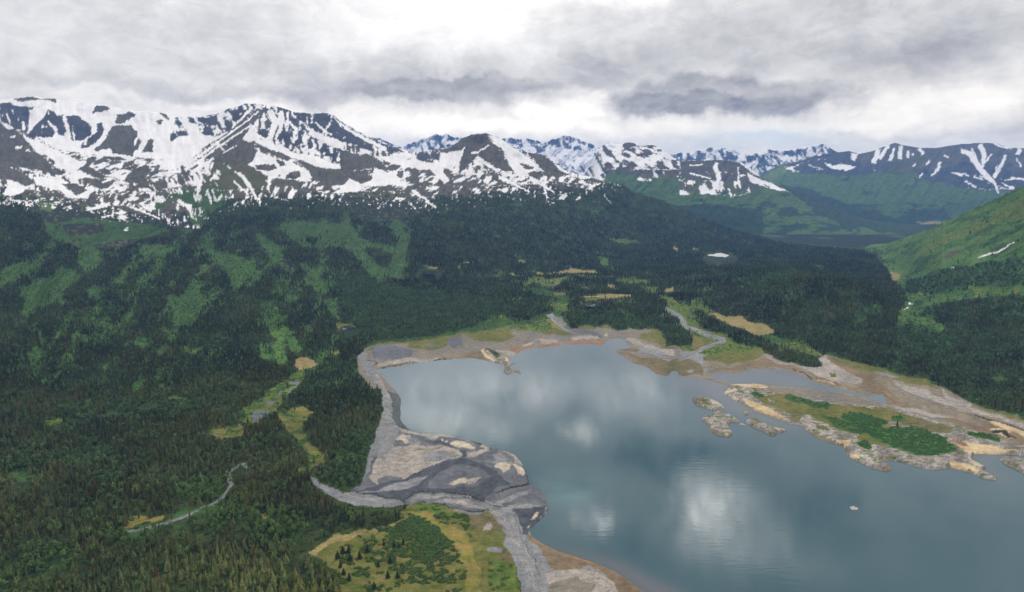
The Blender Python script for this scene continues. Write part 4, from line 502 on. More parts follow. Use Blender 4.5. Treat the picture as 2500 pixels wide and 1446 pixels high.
def mesh_grid(name, X, Y, Zc, attrs, keep=None):
    R, C = X.shape; n = R*C
    me = bpy.data.meshes.new(name); me.vertices.add(n)
    co = np.stack([X, Y, Zc], -1).reshape(-1).astype(np.float32); me.vertices.foreach_set('co', co)
    i = np.arange(R-1)[:, None]*C+np.arange(C-1)[None, :]
    f = np.stack([i, i+1, i+C+1, i+C], -1).reshape(-1, 4)
    if keep is not None: f = f[keep.reshape(-1)]
    nf = len(f); me.loops.add(nf*4); me.polygons.add(nf)
    me.loops.foreach_set('vertex_index', f.reshape(-1).astype(np.int32)); me.polygons.foreach_set('loop_start', np.arange(nf, dtype=np.int32)*4)
    me.polygons.foreach_set('use_smooth', np.ones(nf, bool))
    for k, a in attrs.items():
        if a.ndim == 3:
            at = me.color_attributes.new(k, 'FLOAT_COLOR', 'POINT'); c4 = np.ones((n, 4), np.float32); c4[:, :3] = a.reshape(-1, 3); at.data.foreach_set('color', c4.reshape(-1))
        else:
            at = me.attributes.new(k, 'FLOAT', 'POINT'); at.data.foreach_set('value', a.reshape(-1).astype(np.float32))
    me.update(calc_edges=True)
    o = bpy.data.objects.new(name, me); COL.objects.link(o); return o
def struct(o, label):
    o['kind'] = 'structure'; o['label'] = label; return o

SILA = [(-300, 262), (-150, 256), (0, 245), (40, 241), (60, 238), (80, 235), (100, 239), (135, 242), (150, 247), (190, 250), (240, 257), (300, 266), (335, 272), (390, 275), (410, 280), (428, 286), (455, 285), (500, 284), (522, 279), (540, 275), (556, 266), (575, 262), (590, 256), (605, 252), (616, 254), (640, 255), (662, 258), (690, 264), (705, 270), (720, 275), (760, 277), (795, 276), (815, 283), (830, 296), (850, 306), (880, 322), (910, 336), (945, 352), (985, 367), (1005, 372), (1020, 373), (1045, 369), (1062, 364), (1095, 361), (1112, 351), (1132, 336), (1152, 329), (1186, 325), (1200, 330), (1222, 338), (1240, 350), (1255, 361), (1283, 372), (1310, 374), (1334, 381), (1354, 398), (1378, 415), (1405, 426), (1440, 432), (1455, 438), (1475, 443), (1490, 446), (1510, 449), (1526, 456), (1545, 468), (1562, 478), (1592, 482), (1620, 492), (1648, 505), (1700, 528), (1760, 553), (1830, 575), (1900, 592), (2000, 604), (2100, 612), (2150, 601), (2190, 588), (2240, 570), (2290, 550), (2330, 533), (2380, 508), (2420, 492), (2460, 474), (2500, 455), (2620, 400), (2800, 320)]
def interp(line, x):
    l = np.array(line, float); return np.interp(x, l[:, 0], l[:, 1])
#            px    foot  tl_py tl_Y  cq_py cq_Y  ridge_Y
AC = np.array([(-300, 1130, 480, 3400, 395, 4500, 6300), (0, 1080, 482, 3600, 395, 4700, 6500), (300, 1010, 530, 3850, 400, 5000, 6500), (610, 930, 490, 4100, 400, 4900, 6200),
 (850, 815, 490, 4500, 425, 5200, 6500), (1000, 745, 505, 4700, 440, 5500, 6800), (1190, 690, 480, 5000, 425, 5500, 6300), (1350, 655, 480, 5200, 440, 5600, 6200), (1500, 632, 530, 5400, 480, 5650, 5900),
 (1600, 628, 560, 5500, 520, 5750, 6000), (1760, 622, 595, 5500, 572, 5800, 6200), (1900, 620, 610, 5350, 600, 5600, 5950), (2110, 640, 630, 4700, 620, 4900, 5250), (2190, 760, 690, 3600, 630, 4100, 4600),
 (2300, 880, 730, 2500, 620, 3100, 3950), (2500, 985, 800, 1950, 620, 2500, 3050), (2800, 1130, 850, 1500, 600, 2000, 2500)], float)
def noisy_sil(px, py, a, seed): return py + a*fbm(px/14., px*0+seed*3.3, 3, seed)
def build_A():
    NC, NR = 1500, 640
    px1 = np.linspace(-280, 2780, NC); rid = noisy_sil(px1, interp(SILA, px1), 2.2, 3)
    c = lambda k: np.interp(px1, AC[:, 0], AC[:, k])
    foot = c(1); tlp = c(2); tlY = c(3); cqp = c(4); cqY = c(5); rY = c(6)
    t = np.linspace(0, 1, NR)[:, None]
    bot = 1690.
    py = bot+(rid[None, :]-bot)*t; px = np.broadcast_to(px1[None, :], py.shape).copy()
    yp = planeY(px, py)                                     # depth if flat
    w_pl = 1/np.maximum(yp, 1.0)
    yf = planeY(px1, foot); yf2 = planeY(px1, foot+40)
    u = -py
    ws = pchip([-(foot+40), -foot, -tlp, -cqp, -rid], [1/yf2, 1/yf, 1/tlY, 1/cqY, 1/rY], u)
    k = ss(foot[None, :]+25, foot[None, :]-5, py)
    w = np.where(py > foot[None, :]+30, w_pl, w_pl*(1-k)+ws*k)
    w = np.where(py < foot[None, :]-5, ws, w)
    # relief as depth: ribs and gullies running down the slopes
    dr = (py-rid[None, :])
    qa = -px*.62+py*.78; qc = px*.78+py*.62
    rib = ridged(qc/120+.4*fbm(px/160, py/160, 2, 27), qa/420, 3, 25, .45)*.058*ss(1120, 980, px)*ss(0, 110, foot[None, :]-py)*ss(0, 60, py-tlp[None, :])
    up = ss(0, 90, foot[None, :]-py)*ss(0, 26, dr); alp = ss(640, 440, py)*ss(1700, 1450, px)
    ang = np.radians(np.where(px < 950, 62, 112.)); ca, sa = np.cos(ang), np.sin(ang)
    a1 = px*sa-py*ca*1.0; a2 = px*ca+py*sa
    r1 = ridged(a1/150, a2/420, 4, 11, .5)*.020*(.35+.65*alp) + fbm(px/60, py/45, 4, 17)*.012*(.4+.9*alp)
    right = ss(2120, 2260, px)
    b1 = px*.45+py*.9; b2 = px*.9-py*.45
    r2 = ridged(b1/70, b2/420, 4, 21, .55)*.016+fbm(px/40, py/26, 4, 23)*.008
    rel = up*(r1*(1-right)+r2*right)+rib
    Y = 1/np.maximum(w, 1e-6)*(1+rel*1.0)
    Y = np.where((px > 1450) & (py > 575), np.minimum(Y, planeY(px, np.maximum(py, 560), 1.0)), Y)
    X, Yc, Zc = xyz(px, py, Y)
    # hills of forest standing up from the valley floor: (px, py, rx m, ry m, height m)
    for bx, by, rx, ry, h in [(1990, 735, 430, 520, 92), (1800, 690, 430, 420, 46), (2080, 780, 200, 330, 45), (1480, 745, 330, 300, 26), (1330, 690, 500, 300, 18), (820, 1010, 200, 330, 9), (560, 1280, 190, 150, 8)]:
        by0 = planeY(bx, by); bx0 = (bx-1250)/FPX*by0/(CP+(723-by)/FPX*SP)
        d = ((X-bx0)/rx)**2+((Y-by0)/ry)**2; n = 1+.35*fbm(X/170, Y/170, 3, 31)
        Zc = Zc+h*np.exp(-d*1.6)*n
    return px, py, X, Y, Zc, foot
apx, apy, AX, AY, AZ, afoot = build_A()
L2 = blur(np.maximum(lake, 0)*1.0, 1); lag = np.zeros((RH, RW), np.uint8); fill(lag, LAGOON, 1)
allw = np.maximum(lake, lag); L2 = blur(allw, 1); L12 = blur(allw, 12)
rockm = blur(np.isin(cls, [CI[k] for k in 'ryw']).astype(np.float32)*(np.arange(RH)[:, None]*RS+RY0 > 840), 5)
ism = np.zeros((RH, RW), np.float32)
for _, q in ISL: fill(ism, q, 1)
isb = blur(ism, 4); forb = blur(np.isin(cls, [CI[k] for k in 'FBXMQVaGN']).astype(np.float32), 4); pdb = blur(pondm, 1)
wj = 1.6*fbm(AX/9, AY/9, 3, 41)
l2 = look(L2, apx+wj, apy+wj*.5, True); lnd = ss(.5, .08, l2)
AZ = AZ + np.where(l2 > .5, -5*(l2-.5)-2.5*ss(.5, 1, look(L12, apx, apy, True)), 3.2*(.5-l2)) + lnd*(look(rockm, apx, apy, True)*(.5+2.7*np.maximum(ridged(AX/38+AY/80, AY/26, 5, 47, .6), -.3)) + look(isb, apx, apy, True)*1.5 + look(forb, apx, apy, True)*1.2*(1+fbm(AX/60, AY/60, 3, 43)) + .35*fbm(AX/25, AY/25, 3, 44)) - 1.6*look(pdb, apx, apy, True)

def cover(px, py, X, Y, Zc, cls_, sp_, sa_, seed, far=False):
    m = ss(650, 540, py) if not far else np.ones_like(px)           # use surface coordinates high up, plan coordinates on the flats
    amp = 4.2 if not far else 3.0
    sc = np.clip(Y/1300., .7, 2.2)
    wx = (fbm(X/30/sc, Y/30/sc, 4, seed)*(1-m)+fbm(px/16, py/16, 4, seed+1)*m)*amp
    wy = (fbm(X/30/sc, Y/30/sc, 4, seed+3)*(1-m)+fbm(px/16, py/16, 4, seed+4)*m)*amp*.75
    if far: wx = wx+7*fbm(px/26, py/26, 4, seed+1, .6)*ss(395, 430, py); wy = wy+8*fbm(px/40, py/20, 4, seed+4, .6)*ss(395, 430, py)
    # broader bends
    wx = wx+fbm(px/60, py/40, 2, seed+5)*5; wy = wy+fbm(px/60, py/40, 2, seed+6)*4
    hi = ss(700, 640, py) if not far else 0*py
    wx = wx*(1-.0*hi)
    if not far:
        vg = np.isin(look(cls_, px, py), [CI[k] for k in 'FMBQaVGX']); k = vg*(1+0*px)
        wx = wx*(1+k*2.4)+k*8*fbm(X/70/sc, Y/70/sc, 3, seed+15); wy = wy*(1+k*1.5)+k*5*fbm(X/70/sc, Y/70/sc, 3, seed+16)
    ci = look(cls_, px+wx, py+wy)
    if not far:
        # open strips of scrub run down between the ribs of the forested slope
        sl = (ci == CI['F']) & (px < 1080); q1 = -px*.62+py*.78; q2 = px*.78+py*.62
        rb = ridged(q2/120+.4*fbm(px/160, py/160, 2, 27), q1/420, 3, 25, .45)
        n1 = .8*fbm(q2/30, q1/85, 4, seed+17, .6)-.22*rb-.02-.10*ss(760, 960, py)-.3*ss(960, 1040, py)-.3*ss(880, 1080, px)-.25*ss(560, 500, py)
        ci = np.where(sl & (n1 > np.quantile(n1[sl & (py < 960)], .80)), CI['M'], ci)
        n2 = fbm(X/150, Y/150, 4, seed+18, .6); ci = np.where((ci == CI['F']) & (n2 > .27) & (py > 640), CI['B'], ci)
        n3 = fbm(X/110, Y/90, 4, seed+19, .6); ci = np.where((ci == CI['F']) & (n3 > .30) & (py > 700), CI['X'], ci)
        n4 = fbm(px/40, py/14, 4, seed+20, .55); ci = np.where((ci == CI['F']) & (n4 > .33) & (py < 720) & (px > 900), CI['M'], ci)
        vm_ = (ci == CI['F']) & (px > 1180) & (px < 1760) & (py > 655) & (py < 800); n8 = fbm(px/60, py/13, 4, seed+31, .55); ci = np.where(vm_ & (n8 > .22), CI['N'], ci); ci = np.where(vm_ & (n8 > .12) & (n8 <= .22), CI['V'], ci)
        mz = np.isin(ci, [CI['O'], CI['N']]) & (px < 880) & (py > 870) & (py < 1160); n7 = fbm(X/26, Y/30, 4, seed+29, .6); ci = np.where(mz & (n7 > .10), CI['V'], ci)
        kn = (px > 1650) & (py > 600); n5 = fbm(px/46-py/90, py/24, 4, seed+21, .55); ci = np.where((ci == CI['F']) & kn & (n5 > .24-.22*(px > 2180)), CI['Q'], ci)
        rt = (ci == CI['a']) & (px > 2000); n6 = fbm((px*.5+py)/16, (px-.5*py)/70, 4, seed+22, .55); ci = np.where(rt & (n6 > .12), CI['Q'], ci)
    f = np.clip(.5+1.3*(fbm(X/38/sc, Y/38/sc, 4, seed+8)*(1-m)+fbm(px/18, py/12, 5, seed+9, .6)*m), 0, 1)[..., None]
    col = C1[ci]*(1-f)+C2[ci]*f
    jg = 3.6*fbm(px/9, py/9, 3, seed+25, .65); jh = 3.2*fbm(px/9, py/9, 3, seed+26, .65)
    if not far:
        w2 = 3.5*fbm(X/12, Y/12, 3, seed+28, .6); c2 = look(cls_, px+wx*1.9+w2, py+wy*1.6-w2*.6); soft = np.isin(ci, [CI[k] for k in 'gdeswpmbnoOYNyT'])*np.isin(c2, [CI[k] for k in 'gdeswpmbnoOYNyT'])
        cc = C1[c2]*(1-f)+C2[c2]*f; col = np.where((soft > 0)[..., None], .52*col+.48*cc, col)
    sp = look(sp_, px+wx*.5+jg, py+wy*.5+jh)
    a = np.radians(look(sa_, px, py, True)); ca, sa = np.cos(a), np.sin(a)
    q1 = (px*sa-py*ca); q2 = (px*ca+py*sa)
    q1 = q1+3*fbm(px/22, py/22, 2, seed+12)
    sn = .50*perlin(q1/12., q2/38, seed+10)+.36*perlin(q1/6., q2/20, seed+11)+.13*perlin(q1/2.8, q2/7., seed+14)+.80*fbm(px/40, py/19, 4, seed+13, .55)
    sn = sn/.47                                                    # about unit variance
    thr = np.sqrt(2)*1.0*np.interp(sp, [0, .02, .1, .25, .5, .75, .9, .98, 1], [-9, -2.2, -1.28*.9, -.6, 0, .6, 1.1, 2.2, 9])/np.sqrt(2)
    snow = ss(-.13, .13, thr-sn)
    return ci, col, snow
SNOW = np.array([.92, .91, .92])
def gnd_material():
    m = bpy.data.materials.new('ground_cover'); m.use_nodes = True; t = m.node_tree; b = t.nodes['Principled BSDF']
    b.inputs['Roughness'].default_value = .92; b.inputs['Specular IOR Level'].default_value = .12
    at = t.nodes.new('ShaderNodeAttribute'); at.attribute_name = 'Col'
    sn = t.nodes.new('ShaderNodeAttribute'); sn.attribute_name = 'snow'
    geo = t.nodes.new('ShaderNodeNewGeometry')
    def nz(s, d, r=.6):
        n = t.nodes.new('ShaderNodeTexNoise'); t.links.new(geo.outputs['Position'], n.inputs['Vector']); n.inputs['Scale'].default_value = s
        n.inputs['Detail'].default_value = d; n.inputs['Roughness'].default_value = r; return n.outputs['Fac']
    def mm(op, a, b2):
        n = t.nodes.new('ShaderNodeMath'); n.operation = op
        for i, s in enumerate((a, b2)):
            if isinstance(s, (int, float)): n.inputs[i].default_value = s
            else: t.links.new(s, n.inputs[i])
        return n.outputs[0]
    f = mm('ADD', mm('MULTIPLY', mm('SUBTRACT', nz(.09, 6, .7), .5), 1.5), mm('MULTIPLY', mm('SUBTRACT', nz(.45, 3), .5), .8))
    f = mm('ADD', f, mm('MULTIPLY', mm('SUBTRACT', nz(.012, 5), .5), .7))
    f = mm('MAXIMUM', mm('ADD', mm('MULTIPLY', f, mm('SUBTRACT', 1.0, mm('MULTIPLY', sn.outputs['Fac'], .88))), 1.0), .3)
    sc = t.nodes.new('ShaderNodeVectorMath'); sc.operation = 'SCALE'; t.links.new(at.outputs['Color'], sc.inputs[0]); t.links.new(f, sc.inputs[3])
    t.links.new(sc.outputs[0], b.inputs['Base Color'])
    bp = t.nodes.new('ShaderNodeBump'); bp.inputs['Strength'].default_value = .55; bp.inputs['Distance'].default_value = 3.0
    t.links.new(mm('ADD', mm('MULTIPLY', nz(.02, 7, .62), 6.0), nz(.25, 3)), bp.inputs['Height']); t.links.new(bp.outputs[0], b.inputs['Normal'])
    return m
MG = gnd_material()
aci, acol, asnow = cover(apx, apy, AX, AY, AZ, cls, snowp, snowa, 51)
# silt ripples and swash lines on the gravel
gv = np.isin(aci, [CI[k] for k in 'gdesm'])
band = np.abs(perlin(AX/16+2*perlin(AX/60, AY/60, 62), AY/7+3*perlin(AX/45, AY/45, 61), 60)); vein = ss(.06, .0, band)*gv*ss(2300, 1500, AY)
acol = acol*(1-.33*vein[..., None])
gb = 1+.16*fbm(AX/14, AY/7, 4, 66)*gv; acol = acol*gb[..., None]
rk = np.isin(aci, [CI[k] for k in 'r']); rn = fbm(AX/13+AY/30, AY/7, 4, 64, .75); acol = np.where((rk & (rn > .06))[..., None], acol*np.array([.56, .56, .54]), acol); acol = np.where((rk & (rn < -.16))[..., None], acol*np.array([1.22, 1.18, 1.1]), acol)
rg = rk & (fbm(AX/18, AY/12, 3, 65) > .22) & (AY < 1900); acol = np.where(rg[..., None], s2l((92, 104, 62)), acol)
ot = np.isin(aci, [CI[k] for k in 'OYo']); on = fbm(AX/22, AY/14, 4, 67, .6)
acol = np.where((np.isin(aci, [CI['N'], CI['G']]) & (on > .10))[..., None], acol*np.array([.74, .80, .72]), acol)
acol = np.where((np.isin(aci, [CI['N'], CI['G']]) & (on < -.15))[..., None], acol*np.array([1.25, 1.02, .95]), acol)
acol = np.where((ot & (on > .18))[..., None], acol*np.array([.72, .86, .6]), acol); acol = np.where((ot & (on < -.22))[..., None], acol*np.array([1.15, 1.0, .9]), acol)
st = fbm(AX/9+3*perlin(AX/50, AY/40, 73), AY/5, 4, 72, .6); acol = np.where((np.isin(aci, [CI['s'], CI['w']]) & (st > .22))[..., None], acol*.72, acol)
rkk = np.isin(aci, [CI['K'], CI['D']]); acol = np.where((rkk & (fbm(apx/6+apy/30, apy/13, 3, 74, .6) > .12))[..., None], acol*.74, acol)
acol = np.where((np.isin(aci, [CI['M']]) & (apy < 600))[..., None], acol*np.array([.86, .84, .9]), acol)
hb = np.isin(aci, [CI[k] for k in 'KH']); hn = fbm(apx/9, apy/5, 4, 68, .6)
acol = np.where((hb & (hn > .15))[..., None], acol*np.array([.72, .8, .72]), acol)
# dark mats of dwarf hemlock round the snow tongues near the tree line
tlz = ss(0, 40, apy-np.interp(apx, [-300, 0, 300, 500, 640, 840, 1030, 1230, 1400, 1500], [440, 440, 500, 500, 455, 450, 470, 440, 430, 430]))*ss(660, 560, apy)*ss(1560, 1520, apx)
krum = hb & (fbm(apx/13, apy/7, 4, 69, .6) > .35-.55*tlz) & (tlz > 0.02)
acol = np.where(krum[..., None], s2l((34, 42, 34)), acol)
# scattered snow remnants just under the snow line
dl_ = apy-np.interp(apx, [-300, 0, 300, 500, 640, 840, 1030, 1230, 1400, 1500, 1560], [480, 480, 530, 545, 490, 495, 505, 478, 466, 450, 440])
spot = (fbm(apx/7, apy/9, 3, 75, .6)+.25*fbm(apx/60, apy/30, 2, 76)) > .36+.5*ss(0, 45, dl_)+.5*ss(-12, -45, dl_)
asnow = np.where(spot & (apy < 590) & (apx < 1540) & (asnow < .5), .95, asnow)
acol = acol*(1-.10*(asnow > .5)[..., None])
icy = np.array([.93, .90, .86])
AALB = acol/.85; dirt_shade = np.clip(1-.22*np.maximum(fbm(apx/30, apy/14, 4, 79, .6), 0)-.10*ridged(apx/16, apy/60, 3, 80), .7, 1)[..., None]; ACOL = AALB*(1-asnow[..., None])+SNOW*dirt_shade*asnow[..., None]  # faint shading and dirt of the snow, both put into its colour
# back side of the ridges
def with_back(X, Y, Zc, arrs, n=7, dist=1400, drop=.5):
    k = (np.arange(1, n+1)/n)[:, None]
    s = (1+k*dist/Y[-1][None, :]); Xb = X[-1][None, :]*s; Yb = Y[-1][None, :]*s; Zb = Zc[-1][None, :]-np.abs(Zc[-1][None, :]+40)*drop*k**.9
    return np.vstack([X, Xb]), np.vstack([Y, Yb]), np.vstack([Zc, Zb]), [np.concatenate([a, np.repeat(a[-1:], n, 0)], 0) for a in arrs]
bx_, by_, bz_, (bc_, bs_) = with_back(AX, AY, AZ, [ACOL, asnow], drop=.9)
def widen(X, Y, Zc, arrs, dist, left=True, n=5):
    k = np.arange(1, n+1)[None, :]/n; e = lambda a: np.repeat(a[:, -1:], n, 1); b = lambda a: np.repeat(a[:, :1], n, 1)
    XR = X[:, -1:]+k*dist*(.25+Y[:, -1:]/3000); XL = X[:, :1]-k[:, ::-1]*dist*(.25+Y[:, :1]/3000)
    if not left: return np.hstack([X, XR]), np.hstack([Y, e(Y)]), np.hstack([Zc, e(Zc)]), [np.concatenate([a, e(a)], 1) for a in arrs]
    return np.hstack([XL, X, XR]), np.hstack([b(Y), Y, e(Y)]), np.hstack([b(Zc), Zc, e(Zc)]), [np.concatenate([b(a), a, e(a)], 1) for a in arrs]
bx_, by_, bz_, (bc_, bs_) = widen(bx_, by_, bz_, [bc_, bs_], 1800)
gA = mesh_grid('terrain', bx_, by_, bz_, {'Col': bc_, 'snow': bs_}); gA.data.materials.append(MG)
struct(gA, 'valley ground rising into the forested slope and the snow-streaked mountain on the left')

# ---- ranges beyond
cls_A = cls.copy()
cls[:] = CI['K']; snowp[:] = 0; snowa[:] = 80
fill(cls, [(900, 300), (2100, 300), (2100, 445), (900, 445)], CI['D'])
S('', .52, 78, [(880, 300), (1700, 300), (1700, 500), (880, 500)]); S('c', .50, 70, [(0, 430), (700, 430), (1240, 430), (1240, 560), (700, 640), (0, 640)])
S('b', 1.0, 80, [(1290, 470), (1420, 480), (1440, 520), (1520, 460), (1640, 490), (1760, 500), (1850, 520), (1900, 620), (1800, 640), (1640, 600), (1560, 590), (1400, 545)]); S('b', .62, 60, [(1550, 590), (1700, 610), (1900, 620), (1940, 700), (1900, 720), (1700, 660)]); S('b', .18, 60, [(1430, 460), (1500, 500), (1430, 525), (1420, 480)])
S('b', .85, 45, [(1180, 430), (1300, 460), (1290, 480), (1240, 470)])
# middle mountain
MID = P('b', [(1860, 560), (1930, 690), (1900, 740), (2600, 1100), (3400, 1200), (3500, 900)]) + [(2300, 560), (2110, 533), (2040, 502), (1954, 464), (1881, 440), (1826, 405), (1791, 392), (1660, 392), (1620, 366), (1600, 350), (1480, 345), (1450, 375)]
fill(cls, MID, CI['K']); S('', 0, 60, MID)
S('b', .55, 52, [(1850, 500), (1900, 440), (2050, 470), (2060, 560), (2000, 640), (1930, 640)]); S('b', .97, 52, [(1940, 445), (2050, 450), (2060, 490), (1980, 510)]); S('b', .52, 25, [(2060, 500), (2160, 460), (2350, 500), (2460, 570), (2500, 600), (2500, 690), (2200, 690), (2050, 640)]); S('b', .9, 35, [(2270, 470), (2330, 470), (2440, 560), (2400, 575), (2310, 520)]); S('b', .25, 60, [(2040, 640), (2500, 640), (2500, 720), (2100, 720)])
Z('b', 'a', [(1880, 740), (1930, 680), (2050, 650), (2200, 690), (2500, 690), (2600, 1200), (1900, 900)])
S('c', .12, 20, [(0, 560), (400, 560), (500, 640), (400, 700), (0, 700)]); S('c', .34, 75, [(0, 690), (200, 700), (480, 700), (500, 790), (250, 830), (0, 850)]); S('c', .10, 70, [(0, 800), (300, 800), (450, 830), (0, 870)]); S('c', .75, 40, [(480, 640), (540, 680), (640, 710), (760, 770), (700, 775), (600, 740), (500, 710)]); S('c', .2, 60, [(560, 740), (760, 775), (600, 790)])
SS('c', [(260, 570), (255, 620), (280, 680), (265, 740), (225, 770)], (8, 12, 12, 8, 3)); SS('c', [(415, 600), (415, 660), (412, 720)], (3, 5, 3)); SS('c', [(70, 645), (130, 660), (210, 685)], (4, 4, 3)); SS('c', [(70, 590), (160, 585)], (3, 4))
Z('c', 'a', [(-300, 720), (0, 760), (300, 760), (500, 760), (650, 790), (760, 780), (900, 830), (1200, 900), (1800, 1000), (1800, 1200), (-300, 1200)]); Z('c', 'H', [(0, 690), (480, 700), (520, 770), (0, 770)])
Z('c', 'F', [(610, 760), (760, 770), (900, 790), (1000, 840), (1100, 880), (1240, 930), (1100, 930), (900, 850), (780, 830), (620, 810)]); Z('c', 'F', [(0, 890), (180, 850), (330, 880), (560, 890), (900, 870), (1000, 900), (1200, 940), (1780, 1015), (1800, 1200), (-600, 1200), (-600, 800), (-300, 830)]); Z('c', 'a', [(930, 880), (1010, 870), (1060, 910), (980, 920)]); Z('c', 'N', [(560, 820), (860, 830), (850, 870), (600, 870)])
# right-hand far range
RGT = P('c', [(570, 668), (640, 620), (740, 575), (900, 545), (980, 512), (1100, 495), (1200, 485), (1360, 480), (1500, 400), (2200, 400), (3200, 380), (3200, 1100), (1780, 1020), (1300, 970), (1100, 880), (760, 740)])
fill(cls, RGT, CI['D']); S('', .015, 80, RGT)
Z('c', 'K', [(1250, 500), (1500, 440), (1800, 470), (2200, 430), (3200, 440), (3200, 700), (2400, 640), (2000, 560), (1800, 640), (1500, 560), (1300, 600)])
Z('c', 'a', [(560, 668), (740, 575), (800, 600), (900, 650), (1200, 660), (1400, 640), (1600, 600), (1750, 700), (2100, 760), (2500, 780), (3200, 800), (3200, 1200), (1780, 1100), (600, 1100)]); Z('c', 'N', [(580, 670), (740, 585), (790, 600), (760, 640), (650, 700)]); Z('c', 'H', [(1450, 620), (1650, 530), (1760, 510), (1700, 600), (1560, 660)])
Z('c', 'F', [(700, 720), (860, 740), (1000, 800), (1200, 860), (1400, 930), (1700, 980), (2000, 960), (2100, 860), (1900, 900), (1600, 900), (1780, 1100), (1100, 1000)])
Z('c', 'T', [(1660, 990), (1840, 990), (1840, 1020), (1700, 1010)]); Z('c', 'M', [(1860, 880), (2200, 820), (2100, 920), (1900, 960)]); Z('c', 'M', [(1860, 820), (1960, 810), (1920, 840)])
S('c', .30, 20, [(740, 600), (1000, 540), (1250, 600), (1200, 620), (1100, 610), (960, 620), (760, 640)]); S('c', .92, 20, [(1020, 570), (1080, 590), (1150, 580), (1250, 600), (1180, 625), (1060, 610)]); S('c', .95, 60, [(1210, 500), (1262, 510), (1240, 560), (1220, 550)]); S('c', .10, 160, [(1240, 610), (1500, 600), (1500, 660), (1240, 650)]); S('c', .12, 20, [(1800, 580), (2000, 600), (2100, 700), (2000, 720), (1880, 680)]); S('c', .22, 25, [(2000, 640), (2300, 690), (2430, 650), (2700, 680), (2700, 760), (2000, 760)])
for q, w in [([(1400, 480), (1370, 570)], (12, 12)), ([(1470, 450), (1410, 540)], (8, 9)), ([(1515, 470), (1480, 560)], (5, 8)), ([(1560, 460), (1555, 540)], (9, 12)), ([(1615, 490), (1612, 535)], (7, 6)), ([(1690, 470), (1715, 510)], (8, 8)), ([(1655, 500), (1645, 520)], (4, 3)), ([(915, 465), (900, 530)], (7, 9)), ([(975, 450), (980, 510)], (14, 12)), ([(1010, 450), (1040, 500)], (4, 6)), ([(650, 540), (690, 580)], (4, 5)),
 ([(1990, 490), (2050, 510), (2110, 600), (2160, 660), (2210, 700), (2250, 780)], (8, 12, 12, 14, 8, 2)), ([(2060, 470), (2090, 540), (2120, 590)], (4, 9, 5)), ([(2120, 450), (2150, 520), (2140, 590)], (16, 12, 5)), ([(2205, 510), (2150, 570), (2130, 600)], (2, 4, 5)), ([(2300, 520), (2270, 590), (2215, 670)], (6, 8, 8)), ([(2235, 590), (2225, 650)], (3, 5)), ([(2400, 480), (2385, 510)], (12, 10)), ([(2380, 540), (2410, 600)], (3, 6)), ([(2215, 430), (2280, 460), (2340, 470)], (3, 5, 3)), ([(1840, 570), (1825, 620), (1780, 660)], (8, 8, 3)), ([(1710, 645), (1690, 675)], (5, 3)), ([(1870, 520), (1900, 535)], (4, 6)), ([(1660, 580), (1645, 600)], (4, 4)), ([(1920, 640), (1970, 660)], (3, 5)), ([(2080, 670), (2140, 690)], (4, 4)), ([(2340, 680), (2430, 690)], (6, 5)), ([(1760, 560), (1740, 580)], (4, 3)), ([(2010, 700), (2090, 740)], (4, 4))]: SS('c', q, w)
SS('c', [(480, 590), (540, 560), (520, 640), (560, 660)], (10, 8, 12, 4)); SS('c', [(420, 560), (500, 620)], (7, 7)); SS('c', [(650, 500), (720, 540), (760, 545)], (4, 9, 7))

SIL = {'D': [(1380, 520), (1410, 450), (1430, 420), (1445, 398), (1455, 376), (1462, 364), (1470, 357), (1478, 352), (1486, 349), (1500, 352), (1519, 353), (1528, 348), (1536, 347), (1548, 350), (1556, 356), (1575, 356), (1594, 354), (1606, 357), (1618, 366), (1632, 378), (1653, 391), (1670, 393), (1700, 391), (1729, 390), (1760, 391), (1791, 394), (1812, 400), (1826, 407), (1840, 418), (1854, 431), (1881, 442), (1905, 452), (1923, 459), (1954, 467), (1975, 477), (1999, 490), (2040, 505), (2082, 524), (2110, 535), (2190, 545), (2300, 556), (2420, 566)],
 'E': [(1780, 520), (1820, 470), (1857, 431), (1881, 414), (1916, 399), (1945, 393), (1971, 388), (1990, 379), (1999, 377), (2020, 374), (2040, 373), (2072, 369), (2086, 373), (2096, 376), (2110, 374), (2130, 369), (2150, 361), (2165, 356), (2178, 351), (2187, 349), (2198, 353), (2213, 356), (2248, 361), (2282, 362), (2300, 359), (2317, 356), (2352, 352), (2380, 350), (2403, 349), (2425, 350), (2438, 352), (2452, 357), (2466, 361), (2500, 362), (2600, 368), (2800, 360)],
 'F': [(700, 380), (870, 345), (900, 336), (921, 336), (950, 348), (975, 358), (985, 356), (1000, 350), (1018, 344), (1040, 336), (1055, 331), (1065, 327), (1072, 331), (1082, 330), (1090, 325), (1100, 331), (1109, 337), (1118, 336), (1126, 336), (1150, 345), (1190, 346), (1210, 341), (1223, 339), (1247, 336), (1262, 340), (1284, 338), (1310, 343), (1327, 349), (1340, 345), (1347, 340), (1362, 338), (1375, 332), (1381, 330), (1395, 334), (1408, 338), (1420, 344), (1431, 346), (1445, 352), (1458, 360), (1500, 372), (1560, 378), (1636, 377), (1663, 373), (1681, 374), (1700, 369), (1720, 366), (1736, 360), (1748, 365), (1760, 363), (1778, 361), (1795, 366), (1812, 375), (1830, 377), (1854, 374), (1868, 368), (1878, 364), (1890, 368), (1902, 367), (1920, 368), (1937, 366), (1952, 361), (1971, 355), (1990, 352), (2006, 350), (2016, 354), (2023, 358), (2035, 366), (2047, 372), (2075, 384), (2200, 392), (2400, 400), (2800, 410)]}
